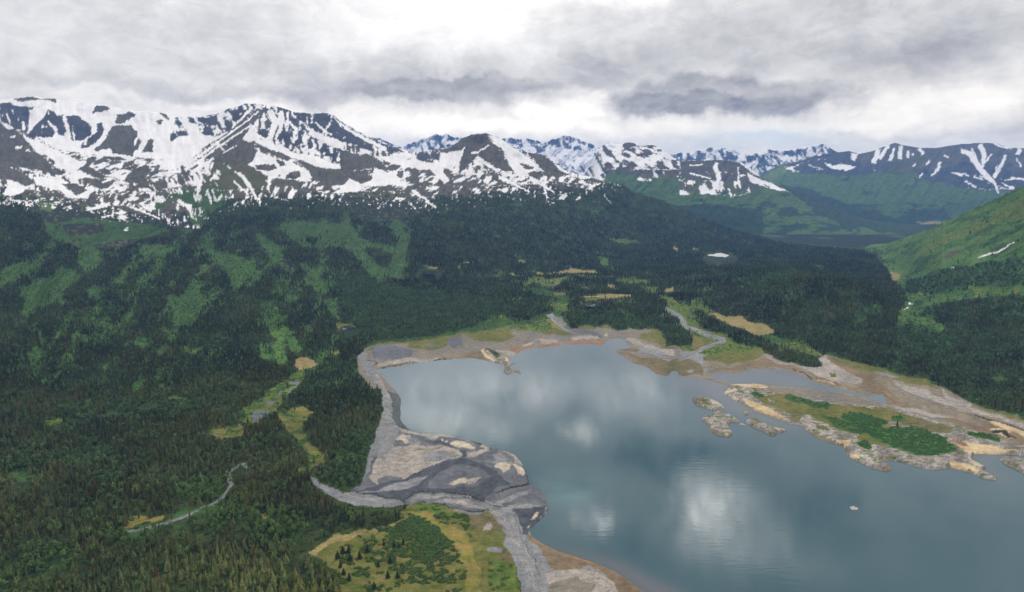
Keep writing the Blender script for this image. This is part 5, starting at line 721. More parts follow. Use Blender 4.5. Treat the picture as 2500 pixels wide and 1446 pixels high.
def build_far(name, key, x0, x1, fY, rY, rows, label, seed, amp, sa, foot=None):
    NC = int((x1-x0)/2.2); px1 = np.linspace(x0, x1, NC); rid = noisy_sil(px1, interp(SIL[key], px1), sa, seed)
    u, dy, dz = pdir(px1, 600.); yf = fY
    # row where the plane z=-8 sits at depth fY
    v = (-(HC+8)/fY); ang = math.atan(v); pf = 723-FPX*math.tan(ang+PITCH)
    if foot: pf = foot
    pf = np.maximum(pf, rid+3)
    t = np.linspace(0, 1, rows)[:, None]; py = pf[None, :]+(rid-pf)[None, :]*t; px = np.broadcast_to(px1, py.shape).copy()
    w = (1/fY)+(1/rY-1/fY)*(t*.75+.25*t*t); dr = py-rid[None, :]
    a1 = px; rel = ss(0, 22, pf[None, :]-py)*(ridged(px/34+.02*py, py/85, 5, seed, .5)*amp+fbm(px/16, py/16, 4, seed+2)*amp*.4)*(.45+.55*ss(.25, .8, t))*(.25+.75*ss(0, 10, dr))
    Y = 1/w*(1+rel); X, Y, Zc = xyz(px, py, Y)
    ci, col, snow = cover(px, py, X, Y, Zc, cls, snowp, snowa, seed+30, True)
    nf = fbm(px/50, py/16, 5, seed+44, .6)-.35*ss(540, 460, py); ff = np.isin(ci, [CI['a']]) & (nf > .0); col = np.where(ff[..., None], C1[CI['F']]*1.3, col); ci = np.where(ff, CI['F'], ci)
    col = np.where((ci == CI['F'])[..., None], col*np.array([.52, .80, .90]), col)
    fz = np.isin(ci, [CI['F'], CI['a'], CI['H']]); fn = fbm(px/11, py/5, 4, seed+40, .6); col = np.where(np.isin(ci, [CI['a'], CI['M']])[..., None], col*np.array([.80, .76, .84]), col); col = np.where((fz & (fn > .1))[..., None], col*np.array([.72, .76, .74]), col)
    rz = np.isin(ci, [CI['K'], CI['D']]); fn = ridged(px/9, py/20, 3, seed+41); col = np.where((rz & (fn > .35))[..., None], col*.75, col)
    col = col/.85; col = col*(1-snow[..., None])+SNOW*snow[..., None]
    X, Y, Zc, (col, snow) = with_back(X, Y, Zc, [col, snow], drop=.8)
    o = mesh_grid(name, X, Y, Zc, {'Col': col, 'snow': snow}); o.data.materials.append(MG); return struct(o, label)
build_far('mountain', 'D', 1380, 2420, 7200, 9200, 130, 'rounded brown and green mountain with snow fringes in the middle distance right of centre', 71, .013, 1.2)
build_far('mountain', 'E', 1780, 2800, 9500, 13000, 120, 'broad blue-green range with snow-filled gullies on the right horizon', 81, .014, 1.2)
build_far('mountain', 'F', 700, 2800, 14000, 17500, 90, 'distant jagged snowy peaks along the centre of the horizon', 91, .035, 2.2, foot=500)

# ---- valley floor beyond, one sheet to the horizon
gx = np.linspace(-16000, 16000, 260); gy = np.linspace(-3000, 26000, 300); GXX, GYY = np.meshgrid(gx, gy)
f = np.clip(.5+1.2*fbm(GXX/900, GYY/1300, 4, 97), 0, 1)[..., None]; gc = s2l((30, 38, 27))*(1-f)+s2l((42, 52, 32))*f
mk = fbm(GXX/500, GYY/1500, 3, 98) > .42; gc = np.where(mk[..., None], s2l((100, 108, 66)), gc)
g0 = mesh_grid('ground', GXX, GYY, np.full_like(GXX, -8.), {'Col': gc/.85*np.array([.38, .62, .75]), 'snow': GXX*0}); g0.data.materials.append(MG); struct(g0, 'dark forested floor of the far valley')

# ------------------------------------------------------------------ water
def water_material(name, deep=(.036, .088, .108), rough=.035, bump=1.0, attrs=True):
    m = bpy.data.materials.new(name); m.use_nodes = True; t = m.node_tree; b = t.nodes['Principled BSDF']
    b.inputs['Roughness'].default_value = rough; b.inputs['IOR'].default_value = 1.333; b.inputs['Specular IOR Level'].default_value = .5
    b.inputs['Base Color'].default_value = (*deep, 1)
    lk = t.links
    if attrs:
        def mixn(fac, c, prev):
            n = t.nodes.new('ShaderNodeMix'); n.data_type = 'RGBA'; lk.new(fac, n.inputs[0]); n.inputs[7].default_value = (*c, 1)
            if isinstance(prev, tuple): n.inputs[6].default_value = (*prev, 1)
            else: lk.new(prev, n.inputs[6])
            return n.outputs[2]
        a1 = t.nodes.new('ShaderNodeAttribute'); a1.attribute_name = 'shallow'; a2 = t.nodes.new('ShaderNodeAttribute'); a2.attribute_name = 'plume'
        c = mixn(a2.outputs['Fac'], (.085, .19, .20), deep); c = mixn(a1.outputs['Fac'], (.115, .115, .13), c); lk.new(c, b.inputs['Base Color'])
    geo = t.nodes.new('ShaderNodeNewGeometry'); mp = t.nodes.new('ShaderNodeMapping'); lk.new(geo.outputs['Position'], mp.inputs[0])
    mp.inputs['Rotation'].default_value = (0, 0, .25); mp.inputs['Scale'].default_value = (.04, .16, .1)
    n = t.nodes.new('ShaderNodeTexNoise'); lk.new(mp.outputs[0], n.inputs['Vector']); n.inputs['Scale'].default_value = 1.0; n.inputs['Detail'].default_value = 3; n.inputs['Distortion'].default_value = .4
    # calm and ruffled patches
    n2 = t.nodes.new('ShaderNodeTexNoise'); lk.new(geo.outputs['Position'], n2.inputs['Vector']); n2.inputs['Scale'].default_value = .004; n2.inputs['Detail'].default_value = 2
    r = t.nodes.new('ShaderNodeMapRange'); lk.new(n2.outputs['Fac'], r.inputs[0]); r.inputs[1].default_value = .38; r.inputs[2].default_value = .62; r.inputs[3].default_value = .015*bump; r.inputs[4].default_value = .065*bump
    bp = t.nodes.new('ShaderNodeBump'); lk.new(n.outputs['Fac'], bp.inputs['Height']); lk.new(r.outputs[0], bp.inputs['Strength']); bp.inputs['Distance'].default_value = 1.0
    lk.new(bp.outputs[0], b.inputs['Normal']); return m
MW = water_material('lake_water'); MP = water_material('pond_water', (.03, .045, .05), .03, .05, False); MP_GLINT = water_material('painted_glint_pond_water', (.62, .62, .62), .30, .2, False); MS = water_material('stream_water', (.11, .12, .13), .12, .3, False)  # far pond: bright sky reflection painted in as a pale base colour
def water(name, mask, z, label, mat, x0=-280, x1=2790, y0=780, y1=1690, st=4.0):
    pxs = np.arange(x0, x1, st); pys = np.arange(y1, y0, -st); PX, PY = np.meshgrid(pxs, pys); Yp = planeY(PX, PY, z); X, Y, Zc = xyz(PX, PY, Yp)
    mb = blur(mask, 5); kv = look(mb, PX, PY, True) > .004; keep = kv[:-1, :-1] | kv[1:, 1:] | kv[:-1, 1:] | kv[1:, :-1]
    sb = blur(shal, 9); tb = blur(tur, 10); wob = 6*fbm(X/40, Y/40, 3, 77)
    sh_ = look(sb, PX+wob, PY+wob, True); pl_ = look(tb, PX+wob*2, PY, True)*(.75+.6*fbm(X/60, Y/25, 4, 78))
    if x1 > 2500: X, Y, Zc, (sh_, pl_) = widen(X, Y, Zc, [sh_, pl_], 1800, False); keep = np.hstack([keep]+[keep[:, -1:]]*5)
    o = mesh_grid(name, X, Y, Zc, {'shallow': sh_, 'plume': pl_}, keep); o.data.materials.append(mat); return struct(o, label)
water('lake', lake, 0.0, 'blue-grey glacial lake mirroring the clouds', MW)
water('lagoon', lag, 0.12, 'shallow grey lagoon behind the rocky peninsula', MW, 1680, 2220, 860, 1030, 3.0)
# sampler of the terrain by reference position
NRr, NCc = apx.shape
def terr(px, py):
    c = np.clip((px+280)/3060*(NCc-1), 0, NCc-1.001); ic = int(c); r = (1690-py)/(1690-apy[-1, ic])*(NRr-1); r = min(max(r, 0), NRr-1.001); ir = int(r); a, b = c-ic, r-ir
    f = lambda M: (M[ir, ic]*(1-a)+M[ir, ic+1]*a)*(1-b)+(M[ir+1, ic]*(1-a)+M[ir+1, ic+1]*a)*b
    return float(f(AX)), float(f(AY)), float(f(AZ))
for v, q, lab in PONDS:
    pts = P(v, q); dens = []
    for i in range(len(pts)):
        (x0, y0), (x1, y1) = pts[i], pts[(i+1) % len(pts)]
        for k in range(5): dens.append((x0+(x1-x0)*k/5+random.Random(i*7+k).uniform(-1, 1)*1.2, y0+(y1-y0)*k/5+random.Random(i*9+k).uniform(-1, 1)*.8))
    cx = sum(p[0] for p in pts)/len(pts); cy = sum(p[1] for p in pts)/len(pts)
    zm = terr(cx, cy)[2]+.9
    if cy < 700: zm = max(terr(*p)[2] for p in pts)+3.0
    vs_ = []
    for x, y in dens:
        Yp = planeY(x, y, zm); vs_.append(xyz(x, y, Yp))
    me = bpy.data.meshes.new('pond'); me.from_pydata([tuple(map(float, p)) for p in vs_], [], [list(range(len(vs_)))]); o = bpy.data.objects.new('pond', me); COL.objects.link(o); me.materials.append(MP_GLINT if 'white glinting' in lab else MP); struct(o, lab)
for v, q, w, lab in STREAMS:
    pts = P(v, q); fine = []
    for i in range(len(pts)-1):
        for k in range(8): fine.append((pts[i][0]+(pts[i+1][0]-pts[i][0])*k/8, pts[i][1]+(pts[i+1][1]-pts[i][1])*k/8))
    fine.append(pts[-1]); fine = np.array(fine)
    for _ in range(14): fine[1:-1] = (fine[:-2]+2*fine[1:-1]+fine[2:])/4
    W3 = [terr(*p) for p in fine]; V = []; mpp = W3[len(W3)//2][1]/FPX
    for i, p in enumerate(W3):
        a = W3[max(0, i-1)]; b = W3[min(len(W3)-1, i+1)]; dx, dy = b[0]-a[0], b[1]-a[1]; l = math.hypot(dx, dy) or 1
        hw = w*.5*mpp*(.8+.5*random.Random(i).random())
        z = max(p[2], .1)+.5
        V += [(p[0]-dy/l*hw, p[1]+dx/l*hw, z), (p[0]+dy/l*hw, p[1]-dx/l*hw, z)]
    me = bpy.data.meshes.new('stream'); me.from_pydata(V, [], [(2*i, 2*i+1, 2*i+3, 2*i+2) for i in range(len(W3)-1)]); o = bpy.data.objects.new('stream', me); COL.objects.link(o); me.materials.append(MS); struct(o, lab)
#EOF_PART3

# ------------------------------------------------------------------ trees and shrubs
def leaf_material(name, inst, rgb=(.03, .05, .02), per_object=False):
    m = bpy.data.materials.new(name); m.use_nodes = True; t = m.node_tree; b = t.nodes['Principled BSDF']
    b.inputs['Roughness'].default_value = .85; b.inputs['Specular IOR Level'].default_value = .15
    if inst:
        a = t.nodes.new('ShaderNodeAttribute'); a.attribute_name = 'tint'; a.attribute_type = 'INSTANCER'; src = a.outputs['Color']
    elif per_object:
        a = t.nodes.new('ShaderNodeObjectInfo'); src = a.outputs['Color']
    else:
        a = t.nodes.new('ShaderNodeRGB'); a.outputs[0].default_value = (*rgb, 1); src = a.outputs[0]
    geo = t.nodes.new('ShaderNodeNewGeometry'); n = t.nodes.new('ShaderNodeTexNoise'); t.links.new(geo.outputs['Position'], n.inputs['Vector']); n.inputs['Scale'].default_value = .7; n.inputs['Detail'].default_value = 3
    r = t.nodes.new('ShaderNodeMapRange'); t.links.new(n.outputs['Fac'], r.inputs[0]); r.inputs[1].default_value = .3; r.inputs[2].default_value = .7; r.inputs[3].default_value = .6; r.inputs[4].default_value = 1.45
    s = t.nodes.new('ShaderNodeVectorMath'); s.operation = 'SCALE'; t.links.new(src, s.inputs[0]); t.links.new(r.outputs[0], s.inputs[3]); t.links.new(s.outputs[0], b.inputs['Base Color'])
    return m
M_LI = leaf_material('foliage_of_the_wood', True); M_LO = leaf_material('foliage', False, per_object=True)
M_BK = leaf_material('bark', False, (.06, .05, .042)); M_BW = leaf_material('pale_bark', False, (.30, .29, .26))
def mesh_from(name, V, F, mat):
    me = bpy.data.meshes.new(name); me.from_pydata(V, [], F); me.materials.append(mat); return me
def spruce_geo(seed, tiers, per, h=12., rad=1.9):
    R = random.Random(seed); V = []; F = []
    for k in range(tiers):
        f = k/(tiers-1); z = h*(.06+.86*f); r = rad*(1-f)**.75*(.82+.36*R.random())+.16; n = max(3, int(round(per*(1-.5*f)))); a0 = R.random()*6.28
        for j in range(n):
            a = a0+6.283*j/n+R.uniform(-.25, .25); rr = r*R.uniform(.65, 1.2); w = rr*math.sin(math.pi/n)*1.25; d = rr*.42+h*.02
            ca, sa = math.cos(a), math.sin(a); i = len(V); up = h/tiers*1.15
            V += [(0, 0, z+up), (ca*rr-sa*0, sa*rr, z-d*.5), (ca*rr*.62-sa*w, sa*rr*.62+ca*w, z-d*.15), (ca*rr*.62+sa*w, sa*rr*.62-ca*w, z-d*.15)]
            F += [(i, i+2, i+1), (i, i+1, i+3)]
    i = len(V); V += [(0, 0, h), (.16, 0, h*.88), (-.08, .14, h*.88), (-.08, -.14, h*.88)]; F += [(i, i+1, i+2), (i, i+2, i+3), (i, i+3, i+1)]
    return V, F
def trunk_geo(h, r, seg=6, z0=-.5, bend=0.):
    V = []; F = []; L_ = 4
    for k in range(L_+1):
        f = k/L_; z = z0+(h-z0)*f; rr = r*(1-.85*f)
        for j in range(seg): a = 6.283*j/seg; V.append((rr*math.cos(a)+bend*f*f, rr*math.sin(a), z))
    for k in range(L_):
        for j in range(seg): a = k*seg+j; b = k*seg+(j+1) % seg; F.append((a, b, b+seg, a+seg))
    F.append(tuple(range(L_*seg, L_*seg+seg))); return V, F
def clump_geo(seed, n, blobs, leaf):
    R = random.Random(seed); V = []; F = []
    for k in range(n):
        cx, cy, cz, rx, rz = R.choice(blobs); u = R.uniform(-.55, 1); a = R.random()*6.283; s = math.sqrt(max(0, 1-u*u)); q = R.uniform(.78, 1.08)
        p = Vector((cx+s*math.cos(a)*rx*q, cy+s*math.sin(a)*rx*q, cz+u*rz*q)); nrm = Vector((s*math.cos(a)/rx, s*math.sin(a)/rx, u/rz)).normalized()
        nrm = (nrm+Vector((R.uniform(-.5, .5), R.uniform(-.5, .5), R.uniform(-.3, .6)))).normalized(); t1 = nrm.orthogonal().normalized(); t2 = nrm.cross(t1); l = leaf*R.uniform(.6, 1.3)
        ph = R.random()*3; c_, s_ = math.cos(ph), math.sin(ph); a1 = t1*c_+t2*s_; a2 = t2*c_-t1*s_; i = len(V)
        V += [tuple(p-a1*l), tuple(p-a2*l*.8), tuple(p+a1*l), tuple(p+a2*l*.8)]; F += [(i, i+1, i+2, i+3)]
    return V, F
BL = [(0, 0, 7.6, 2.3, 2.6), (1.4, .5, 6.2, 1.7, 1.8), (-1.3, .7, 6.0, 1.8, 1.8), (.1, -1.4, 6.4, 1.7, 1.7), (.3, 1.4, 7.0, 1.5, 1.6), (0, 0, 4.6, 1.9, 1.6)]
BS = [(0, 0, .9, 1.6, 1.1), (1.2, .3, .7, 1.1, .8), (-1.0, .7, .7, 1.2, .9), (.2, -1.1, .6, 1.1, .8)]
# instanced prototypes live in collections that are not part of the scene
def protos(name, geos):
    c = bpy.data.collections.new(name)
    for i, (V, F) in enumerate(geos): c.objects.link(bpy.data.objects.new(f'{name}_{i}', mesh_from(name, V, F, M_LI)))
    return c
C_SP = protos('spruce_source', [spruce_geo(s, 7, 6, 12, r) for s, r in ((1, 1.7), (2, 2.0), (3, 1.5), (4, 2.3))])
C_BR = protos('broadleaf_source', [clump_geo(s, 150, BL, 1.0) for s in (5, 6, 7)])
C_SH = protos('shrub_source', [clump_geo(s, 46, BS, .62) for s in (8, 9, 10)])
def scatter(name, col, pos, scl, rot, tint, label):
    n = len(pos); me = bpy.data.meshes.new(name); me.vertices.add(n); me.vertices.foreach_set('co', pos.reshape(-1).astype(np.float32))
    a = me.attributes.new('scl', 'FLOAT_VECTOR', 'POINT'); a.data.foreach_set('vector', scl.reshape(-1).astype(np.float32))
    a = me.attributes.new('rot', 'FLOAT_VECTOR', 'POINT'); a.data.foreach_set('vector', rot.reshape(-1).astype(np.float32))
    a = me.attributes.new('idx', 'INT', 'POINT'); a.data.foreach_set('value', rs.randint(0, len(col.objects), n).astype(np.int32))
    a = me.attributes.new('tint', 'FLOAT_COLOR', 'POINT'); c4 = np.ones((n, 4), np.float32); c4[:, :3] = tint; a.data.foreach_set('color', c4.reshape(-1))
    o = bpy.data.objects.new(name, me); COL.objects.link(o); o['kind'] = 'stuff'; o['label'] = label
    g = bpy.data.node_groups.new(name, 'GeometryNodeTree'); g.interface.new_socket('Geometry', in_out='INPUT', socket_type='NodeSocketGeometry'); g.interface.new_socket('Geometry', in_out='OUTPUT', socket_type='NodeSocketGeometry')
    gi = g.nodes.new('NodeGroupInput'); go = g.nodes.new('NodeGroupOutput'); ip = g.nodes.new('GeometryNodeInstanceOnPoints'); ci = g.nodes.new('GeometryNodeCollectionInfo')
    ci.inputs['Collection'].default_value = col; ci.inputs['Separate Children'].default_value = True; ci.inputs['Reset Children'].default_value = True
    def na(nm, ty):
        x = g.nodes.new('GeometryNodeInputNamedAttribute'); x.data_type = ty; x.inputs['Name'].default_value = nm; return x.outputs['Attribute']
    l = g.links.new; l(gi.outputs[0], ip.inputs['Points']); l(ci.outputs[0], ip.inputs['Instance']); ip.inputs['Pick Instance'].default_value = True
    l(na('idx', 'INT'), ip.inputs['Instance Index']); l(na('rot', 'FLOAT_VECTOR'), ip.inputs['Rotation']); l(na('scl', 'FLOAT_VECTOR'), ip.inputs['Scale']); l(ip.outputs[0], go.inputs[0])
    md = o.modifiers.new('scatter', 'NODES'); md.node_group = g; return o
def cell_areas():
    a = np.stack([AX, AY], -1); d1 = a[:-1, 1:]-a[:-1, :-1]; d2 = a[1:, :-1]-a[:-1, :-1]
    return np.abs(d1[..., 0]*d2[..., 1]-d1[..., 1]*d2[..., 0])
AREA = cell_areas(); cA = aci[:-1, :-1]; Yc = AY[:-1, :-1]; pxc = apx[:-1, :-1]; pyc = apy[:-1, :-1]
treeband = ss(430, 480, pyc)
thin = np.clip((1500/Yc)**1.15, .12, 1)*(Yc < 6800)
def place(k, mult, seed, cap=1.0):
    R = np.random.RandomState(seed); jx_ = R.normal(0, 8, cA.shape); jy_ = R.normal(0, 5, cA.shape); cols_ = np.clip((np.arange(cA.shape[1])[None, :]+jx_/2.04).astype(int), 0, cA.shape[1]-1); rows_ = np.clip((np.arange(cA.shape[0])[:, None]-jy_/2).astype(int), 0, cA.shape[0]-1)
    land_ = DN[cA][..., :].sum(-1) > 0; d = np.where(land_, DN[cA[rows_, cols_]][..., k], 0)*mult*AREA*thin*(1-asnow[:-1, :-1] if k < 2 else 1)
    d = np.minimum(d, cap); n = R.poisson(d); iy, ix = np.nonzero(n); rep = n[iy, ix]; iy = np.repeat(iy, rep); ix = np.repeat(ix, rep)
    u, v = R.rand(len(iy)), R.rand(len(iy)); f = lambda M: (M[iy, ix]*(1-u)+M[iy, ix+1]*u)*(1-v)+(M[iy+1, ix]*(1-u)+M[iy+1, ix+1]*u)*v
    return np.stack([f(AX), f(AY), f(AZ)], -1), iy, ix, R
gap = fbm(AX[:-1, :-1]/70, AY[:-1, :-1]/70, 4, 101, .6)          # openings in the forest
bogs = fbm(AX[:-1, :-1]/320, AY[:-1, :-1]/320, 3, 102)
dens = np.clip(1.0+2.3*gap, .08, 1.9)
# dwarf trees creep up to the tree line, scattered
pos, iy, ix, R = place(0, dens, 11, 3)
n = len(pos); X_, Y_ = pos[:, 0], pos[:, 1]; far = np.clip(Y_/1500, 1, 4.2)
hgt = 1.08*(.46+.75*R.rand(n)**1.3)*(1+.35*fbm(X_/90, Y_/90, 3, 103))*far**.22
high = ss(560, 500, apy[iy, ix]); hgt = hgt*(1-.35*high)
wd = hgt*(.95+.4*R.rand(n))*far**.18; scl = np.stack([wd, wd, hgt], -1)
rot = np.stack([R.normal(0, .03, n), R.normal(0, .03, n), R.rand(n)*6.28], -1)
c = np.array([.042, .060, .027])*np.ones((n, 3)); g1 = fbm(X_/160, Y_/160, 4, 104)[:, None]; g2 = R.rand(n)[:, None]
warm = np.clip(.12+ss(1700, 900, Y_)[:, None]*.45+1.2*g1+.25*(R.rand(n)[:, None]-.5), 0, 1)
c = c*(1-warm)+np.array([.088, .096, .032])*warm
near = ss(1700, 1000, Y_)
brn = (R.rand(n) < (.02+.10*ss(.0, .45, fbm(X_/120, Y_/120, 3, 105)))*near); c[brn] = np.array([.085, .058, .034])
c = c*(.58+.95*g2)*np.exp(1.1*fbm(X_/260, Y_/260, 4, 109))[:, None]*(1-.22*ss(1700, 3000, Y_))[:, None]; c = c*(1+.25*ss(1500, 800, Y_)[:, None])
hp = FPX*12*hgt/Y_
def clear(px, py, hp):
    bad = np.zeros(len(px), bool)
    for q in (.45, .9):
        k = look(cls_A, px, py-hp*q); bad |= (DN[k][:, 0]+DN[k][:, 1]) < .005
    return ~bad
ok = clear(apx[iy, ix], apy[iy, ix], hp) | (R.rand(n) < .14) | (apy[iy, ix] < 500)
pos, iy, ix, scl, rot, c, brn = pos[ok], iy[ok], ix[ok], scl[ok], rot[ok], c[ok], brn[ok]
SPR = dict(pos=pos, scl=scl, rot=rot, tint=c, brn=brn, px=apx[iy, ix], py=apy[iy, ix], cl=aci[iy, ix])
pos, iy, ix, R = place(1, np.clip(1+1.2*gap, .2, 1.6), 12, 2); n = len(pos); X_, Y_ = pos[:, 0], pos[:, 1]; far = np.clip(Y_/1500, 1, 3)
hgt = (.75+.55*R.rand(n))*far**.2; scl = np.stack([hgt*(.7+.35*R.rand(n)), hgt*(.7+.35*R.rand(n)), hgt], -1); rot = np.stack([0*hgt, 0*hgt, R.rand(n)*6.28], -1)
g1 = fbm(X_/70, Y_/70, 3, 106)[:, None]; c = np.array([.080, .132, .054])*(1+.5*g1)*(.7+.6*R.rand(n)[:, None]); yl = ss(1100, 800, Y_)[:, None]; c = c*(1-yl*.5)+c*np.array([1.25, 1.25, .75])*yl*.5
ok = clear(apx[iy, ix], apy[iy, ix], FPX*9*hgt/Y_)
pos, iy, ix, scl, rot, c = pos[ok], iy[ok], ix[ok], scl[ok], rot[ok], c[ok]
BRL = dict(pos=pos, scl=scl, rot=rot, tint=c, px=apx[iy, ix], py=apy[iy, ix], cl=aci[iy, ix])
pos, iy, ix, R = place(2, 1.0, 13, 3)
# alder thicket on the near grass flat, in ragged drifts
m = np.isin(aci[iy, ix], [CI['O'], CI['Y']]); keep = ~m; pos, iy, ix = pos[keep], iy[keep], ix[keep]
R2 = np.random.RandomState(5); fl = (pyc > 1262) & (pxc > 830) & (pxc < 1150) & np.isin(cA, [CI['O'], CI['V'], CI['N']]); fn = fbm(AX[:-1, :-1]/26, AY[:-1, :-1]/20, 4, 107, .6)+.42*np.exp(-(((pxc-1010)/110)**2+((pyc-1350)/70)**2))
fl2 = (cA == CI['V']) & (pyc > 1250) & (pxc > 830)
dd = (np.where(fl & (fn > .16), .11, 0)+np.where(fl2, .13, 0))*AREA; nn = R2.poisson(dd); jy, jx = np.nonzero(nn); rep = nn[jy, jx]; jy = np.repeat(jy, rep); jx = np.repeat(jx, rep); u, v = R2.rand(len(jy)), R2.rand(len(jy))
f = lambda M: (M[jy, jx]*(1-u)+M[jy, jx+1]*u)*(1-v)+(M[jy+1, jx]*(1-u)+M[jy+1, jx+1]*u)*v
p2 = np.stack([f(AX), f(AY), f(AZ)], -1); n1 = len(pos); pos = np.vstack([pos, p2]); iy = np.concatenate([iy, jy]); ix = np.concatenate([ix, jx]); n = len(pos)
X_, Y_ = pos[:, 0], pos[:, 1]; far = np.clip(Y_/1500, 1, 3.5); hgt = (.7+.6*R2.rand(n))*far**.15; hgt[n1:] = .55+.55*R2.rand(n-n1)
scl = np.stack([hgt*1.3, hgt*1.3, hgt*.62], -1); scl[n1:, 2] = hgt[n1:]*.9; rot = np.stack([0*hgt, 0*hgt, R2.rand(n)*6.28], -1)
ca_ = C1[aci[iy, ix]]/.85*.95; ng = np.isin(aci[iy, ix], [CI['N'], CI['G'], CI['V']]); ca_[ng] = np.array([.060, .105, .034]); c = ca_*(.95+.35*R2.rand(n)[:, None]); c[n1:] = np.array([.062, .115, .034])*(.65+.6*R2.rand(n-n1)[:, None])
SHR = dict(pos=pos, scl=scl, rot=rot, tint=c, px=apx[iy, ix], py=apy[iy, ix], near=np.arange(n) >= n1)
print('trees', len(SPR['pos']), len(BRL['pos']), len(SHR['pos']))
def inframe(D, extra=0): return (D['px'] > 6) & (D['px'] < 2494) & (D['py'] > 700) & (D['py'] < 1440-extra)
def split(D, sel):
    return {k: v[sel] for k, v in D.items()}, {k: v[~sel] for k, v in D.items()}
def nearest(D, mask, k):
    size = D['scl'][:, 2]/np.linalg.norm(D['pos']-np.array([0, 0, HC]), axis=1); s = np.where(mask, size, -1); idx = np.argsort(-s)[:k]; idx = idx[s[idx] > 0]; o = np.zeros(len(s), bool); o[idx] = True; return o
def empty(name, loc, rz=0):
    o = bpy.data.objects.new(name, None); COL.objects.link(o); o.location = loc; o.rotation_euler = (0, 0, rz); o.empty_display_size = 1; return o
def tag(o, label, cat, group=None):
    o['label'] = label; o['category'] = cat
    if group: o['group'] = group
def grow(name, D, crowns, trunks, mat_trunk, lab):
    cm = [mesh_from('crown', V, F, M_LO) for V, F in crowns]; tm = [mesh_from('trunk', V, F, mat_trunk) for V, F in trunks]
    pt = bpy.data.objects.new('trunk', tm[0]); pc = bpy.data.objects.new('crown', cm[0])
    for i in range(len(D['pos'])):
        r = empty(name, D['pos'][i], D['rot'][i, 2]); r.scale = D['scl'][i]
        t = pt.copy(); t.data = tm[i % len(tm)]; COL.objects.link(t); t.parent = r
        c = pc.copy(); c.data = cm[i % len(cm)]; c.color = (*D['tint'][i], 1); COL.objects.link(c); c.parent = r
        tag(r, *lab(i, D))
# nearest spruces as individuals
a, b = split(SPR, nearest(SPR, inframe(SPR), 240))
def lab_sp(i, D):
    if D['brn'][i]: return ('rust-brown dying spruce among the green spruces along the bottom edge', 'spruce tree', 'dying brown spruces at the bottom left')
    if D['px'][i] < 240: return ('dark green spruce in the dense wood at the bottom left corner', 'spruce tree', 'spruces in the bottom left corner')
    if D['px'][i] < 520: return ('spruce in the olive-green stand midway along the bottom edge of the left wood', 'spruce tree', 'spruces midway along the bottom left edge')
    return ('dark green spruce in the wood left of the grassy alder flat, by the bottom edge', 'spruce tree', 'spruces left of the grassy flat')
grow('spruce_tree', a, [spruce_geo(s, 10, 8, 12, r) for s, r in ((21, 1.8), (22, 2.1), (23, 1.6), (24, 2.3))], [trunk_geo(11, .2)], M_BK, lab_sp)
# lone spruces standing on the grassy flat
RL = random.Random(4); fx = P('h', [(965, 1215), (985, 1280), (1010, 1330), (1050, 1370), (1055, 1230), (1125, 1215), (1180, 1170), (1300, 1120), (1345, 1245), (1330, 1350), (1400, 1350), (1260, 1270), (1375, 1130), (1410, 1140), (1005, 1180), (1045, 1175), (1230, 1430), (1440, 1110)])
D = dict(pos=np.array([terr(*p) for p in fx]), rot=np.array([[0, 0, RL.random()*6] for _ in fx]), scl=np.array([[.75+.4*RL.random()]*3 for _ in fx])*np.array([1.2, 1.2, .8]), tint=np.array([[.022, .036, .018]]*len(fx)))
grow('spruce_tree', D, [spruce_geo(s, 9, 8, 12, 2.4) for s in (31, 32)], [trunk_geo(11, .2)], M_BK, lambda i, D: ('dark lone spruce rising out of the bright alder scrub on the grassy flat', 'spruce tree', 'lone spruces on the grassy flat'))
SPR = b
a, BRL = split(BRL, nearest(BRL, inframe(BRL) & (BRL['pos'][:, 1] < 1250), 110))
grow('cottonwood_tree', a, [clump_geo(s, 260, BL, .75) for s in (41, 42, 43)], [trunk_geo(8, .22, bend=.3)], M_BW, lambda i, D: (('round-crowned light green broadleaf tree among the spruces at the lower left', 'broadleaf tree', 'broadleaf trees at the lower left') if D['px'][i] < 600 else ('round-crowned light green broadleaf tree near the creek mouth and the grassy flat', 'broadleaf tree', 'broadleaf trees near the creek mouth')))
# alder bushes on the flat
a, SHR = split(SHR, nearest(SHR, inframe(SHR) & SHR['near'] & (SHR['py'] > 1280), 280))
sm = [mesh_from('alder_shrub', *clump_geo(s, 70, BS, .5), M_LO) for s in (51, 52, 53)]; p0 = bpy.data.objects.new('alder_shrub', sm[0])
for i in range(len(a['pos'])):
    o = p0.copy(); o.data = sm[i % 3]; COL.objects.link(o); o.location = a['pos'][i]; o.scale = a['scl'][i]; o.rotation_euler = (0, 0, a['rot'][i, 2]); o.color = (*a['tint'][i], 1)
    bx, by = a['px'][i], a['py'][i]
    lb = ('alder bush in the thick green drift at the far tip of the grassy flat', 'far tip') if by < 1345 and bx > 900 else ('alder bush on the left side of the grassy flat, beside the spruce wood', 'left side') if bx < 960 else ('alder bush on the right side of the grassy flat, towards the gravel track', 'right side') if bx > 1050 else ('alder bush in the middle of the grassy flat, near the bottom edge', 'middle')
    tag(o, lb[0], 'shrub', 'alder bushes on the grassy flat, '+lb[1])
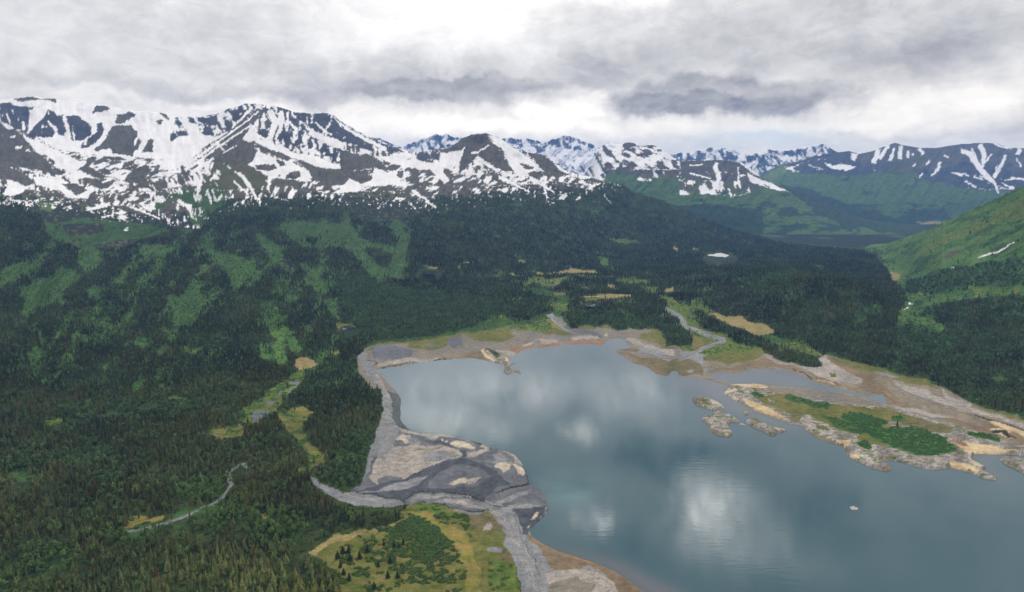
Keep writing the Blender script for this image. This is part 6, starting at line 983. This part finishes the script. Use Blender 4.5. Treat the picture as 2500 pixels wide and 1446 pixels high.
# dead standing trees, bleached
sn = P('g', [(1062, 1165), (920, 1200), (690, 1190), (1700, 980), (2265, 605), (505, 820), (1580, 1150), (660, 700), (205, 600)]) + P('d', [(692, 720), (760, 1060), (495, 790)])
dm = mesh_from('dead_tree', *trunk_geo(12, .32, bend=.6), M_BW); sp_m = []
for i, p in enumerate(sn):
    o = bpy.data.objects.new('dead_tree', dm); COL.objects.link(o); o.location = terr(*p); s = .9+.4*RL.random(); o.scale = (s, s, s*(1+.1*RL.random())); o.rotation_euler = (RL.uniform(-.08, .08), RL.uniform(-.08, .08), RL.random()*6)
    tag(o, 'bleached bare trunk of a dead tree sticking up from the forest on the left', 'dead tree', 'bleached dead trees in the left forest')
scatter('spruce_forest', C_SP, SPR['pos'], SPR['scl'], SPR['rot'], SPR['tint'], 'dense dark spruce forest covering the valley and slopes')
scatter('broadleaf_woodland', C_BR, BRL['pos'], BRL['scl'], BRL['rot'], BRL['tint'], 'mid-green broadleaf woodland along the shores and creek')
scatter('alder_thicket', C_SH, SHR['pos'], SHR['scl'], SHR['rot'], SHR['tint'], 'bright green alder scrub on the meadows and avalanche slopes')
# ---- rocks standing in the lake
def rock(cx, cy, w, h, seed, lab):
    R = np.random.RandomState(seed); bm_ = bpy.data.meshes.new('rock'); Y = planeY(cx, cy); s = Y/FPX; V = []; F = []; nu, nv = 18, 7
    for j in range(nv):
        f = j/(nv-1)
        for i in range(nu):
            a = i/nu*6.283; k = (1-f**1.6)*(1+.28*math.sin(a*2+seed)+.16*math.sin(a*5+seed*2)+.08*R.rand()); V.append((math.cos(a)*w*s*.5*k, math.sin(a)*w*s*.5*k*1.5, -1+(h+1)*f+R.rand()*.25))
    for j in range(nv-1):
        for i in range(nu): F.append((j*nu+i, j*nu+(i+1) % nu, (j+1)*nu+(i+1) % nu, (j+1)*nu+i))
    F.append(tuple((nv-1)*nu+i for i in range(nu))); bm_.from_pydata(V, [], F); o = bpy.data.objects.new('rock', bm_); COL.objects.link(o); x, y, z = xyz(cx, cy, Y); o.location = (x, y, 0); bm_.materials.append(M_RK); tag(o, lab, 'rock')
M_RK = leaf_material('pale_rock', False, (.42, .38, .33))
rock(2085, 1241, 19, 1.6, 1, 'small pale rock alone in the open water at the lower right'); rock(1812, 1036, 11, 1.6, 2, 'tiny pale rock between the forked island and the long grassy island')
rock(1673, 1044, 4, .5, 3, 'speck of rock breaking the water left of the forked island')

# ------------------------------------------------------------------ haze
hb_ = bpy.data.meshes.new('haze'); x0, x1, y0, y1, z0, z1 = -16500, 16500, -3500, 26500, -12, 2150
hb_.from_pydata([(x, y, z) for z in (z0, z1) for y in (y0, y1) for x in (x0, x1)], [], [(0, 2, 3, 1), (4, 5, 7, 6), (0, 1, 5, 4), (2, 6, 7, 3), (0, 4, 6, 2), (1, 3, 7, 5)])
hz = bpy.data.objects.new('haze', hb_); COL.objects.link(hz); hz['kind'] = 'stuff'; hz['label'] = 'thin blue haze filling the valley air'
hm = bpy.data.materials.new('haze'); hm.use_nodes = True; t = hm.node_tree; t.nodes.clear(); pv = t.nodes.new('ShaderNodeVolumePrincipled'); pv.inputs['Color'].default_value = (*HAZE_C, 1); pv.inputs['Density'].default_value = HAZE_D; pv.inputs['Anisotropy'].default_value = 0.0
ho = t.nodes.new('ShaderNodeOutputMaterial'); t.links.new(pv.outputs[0], ho.inputs['Volume']); hb_.materials.append(hm)
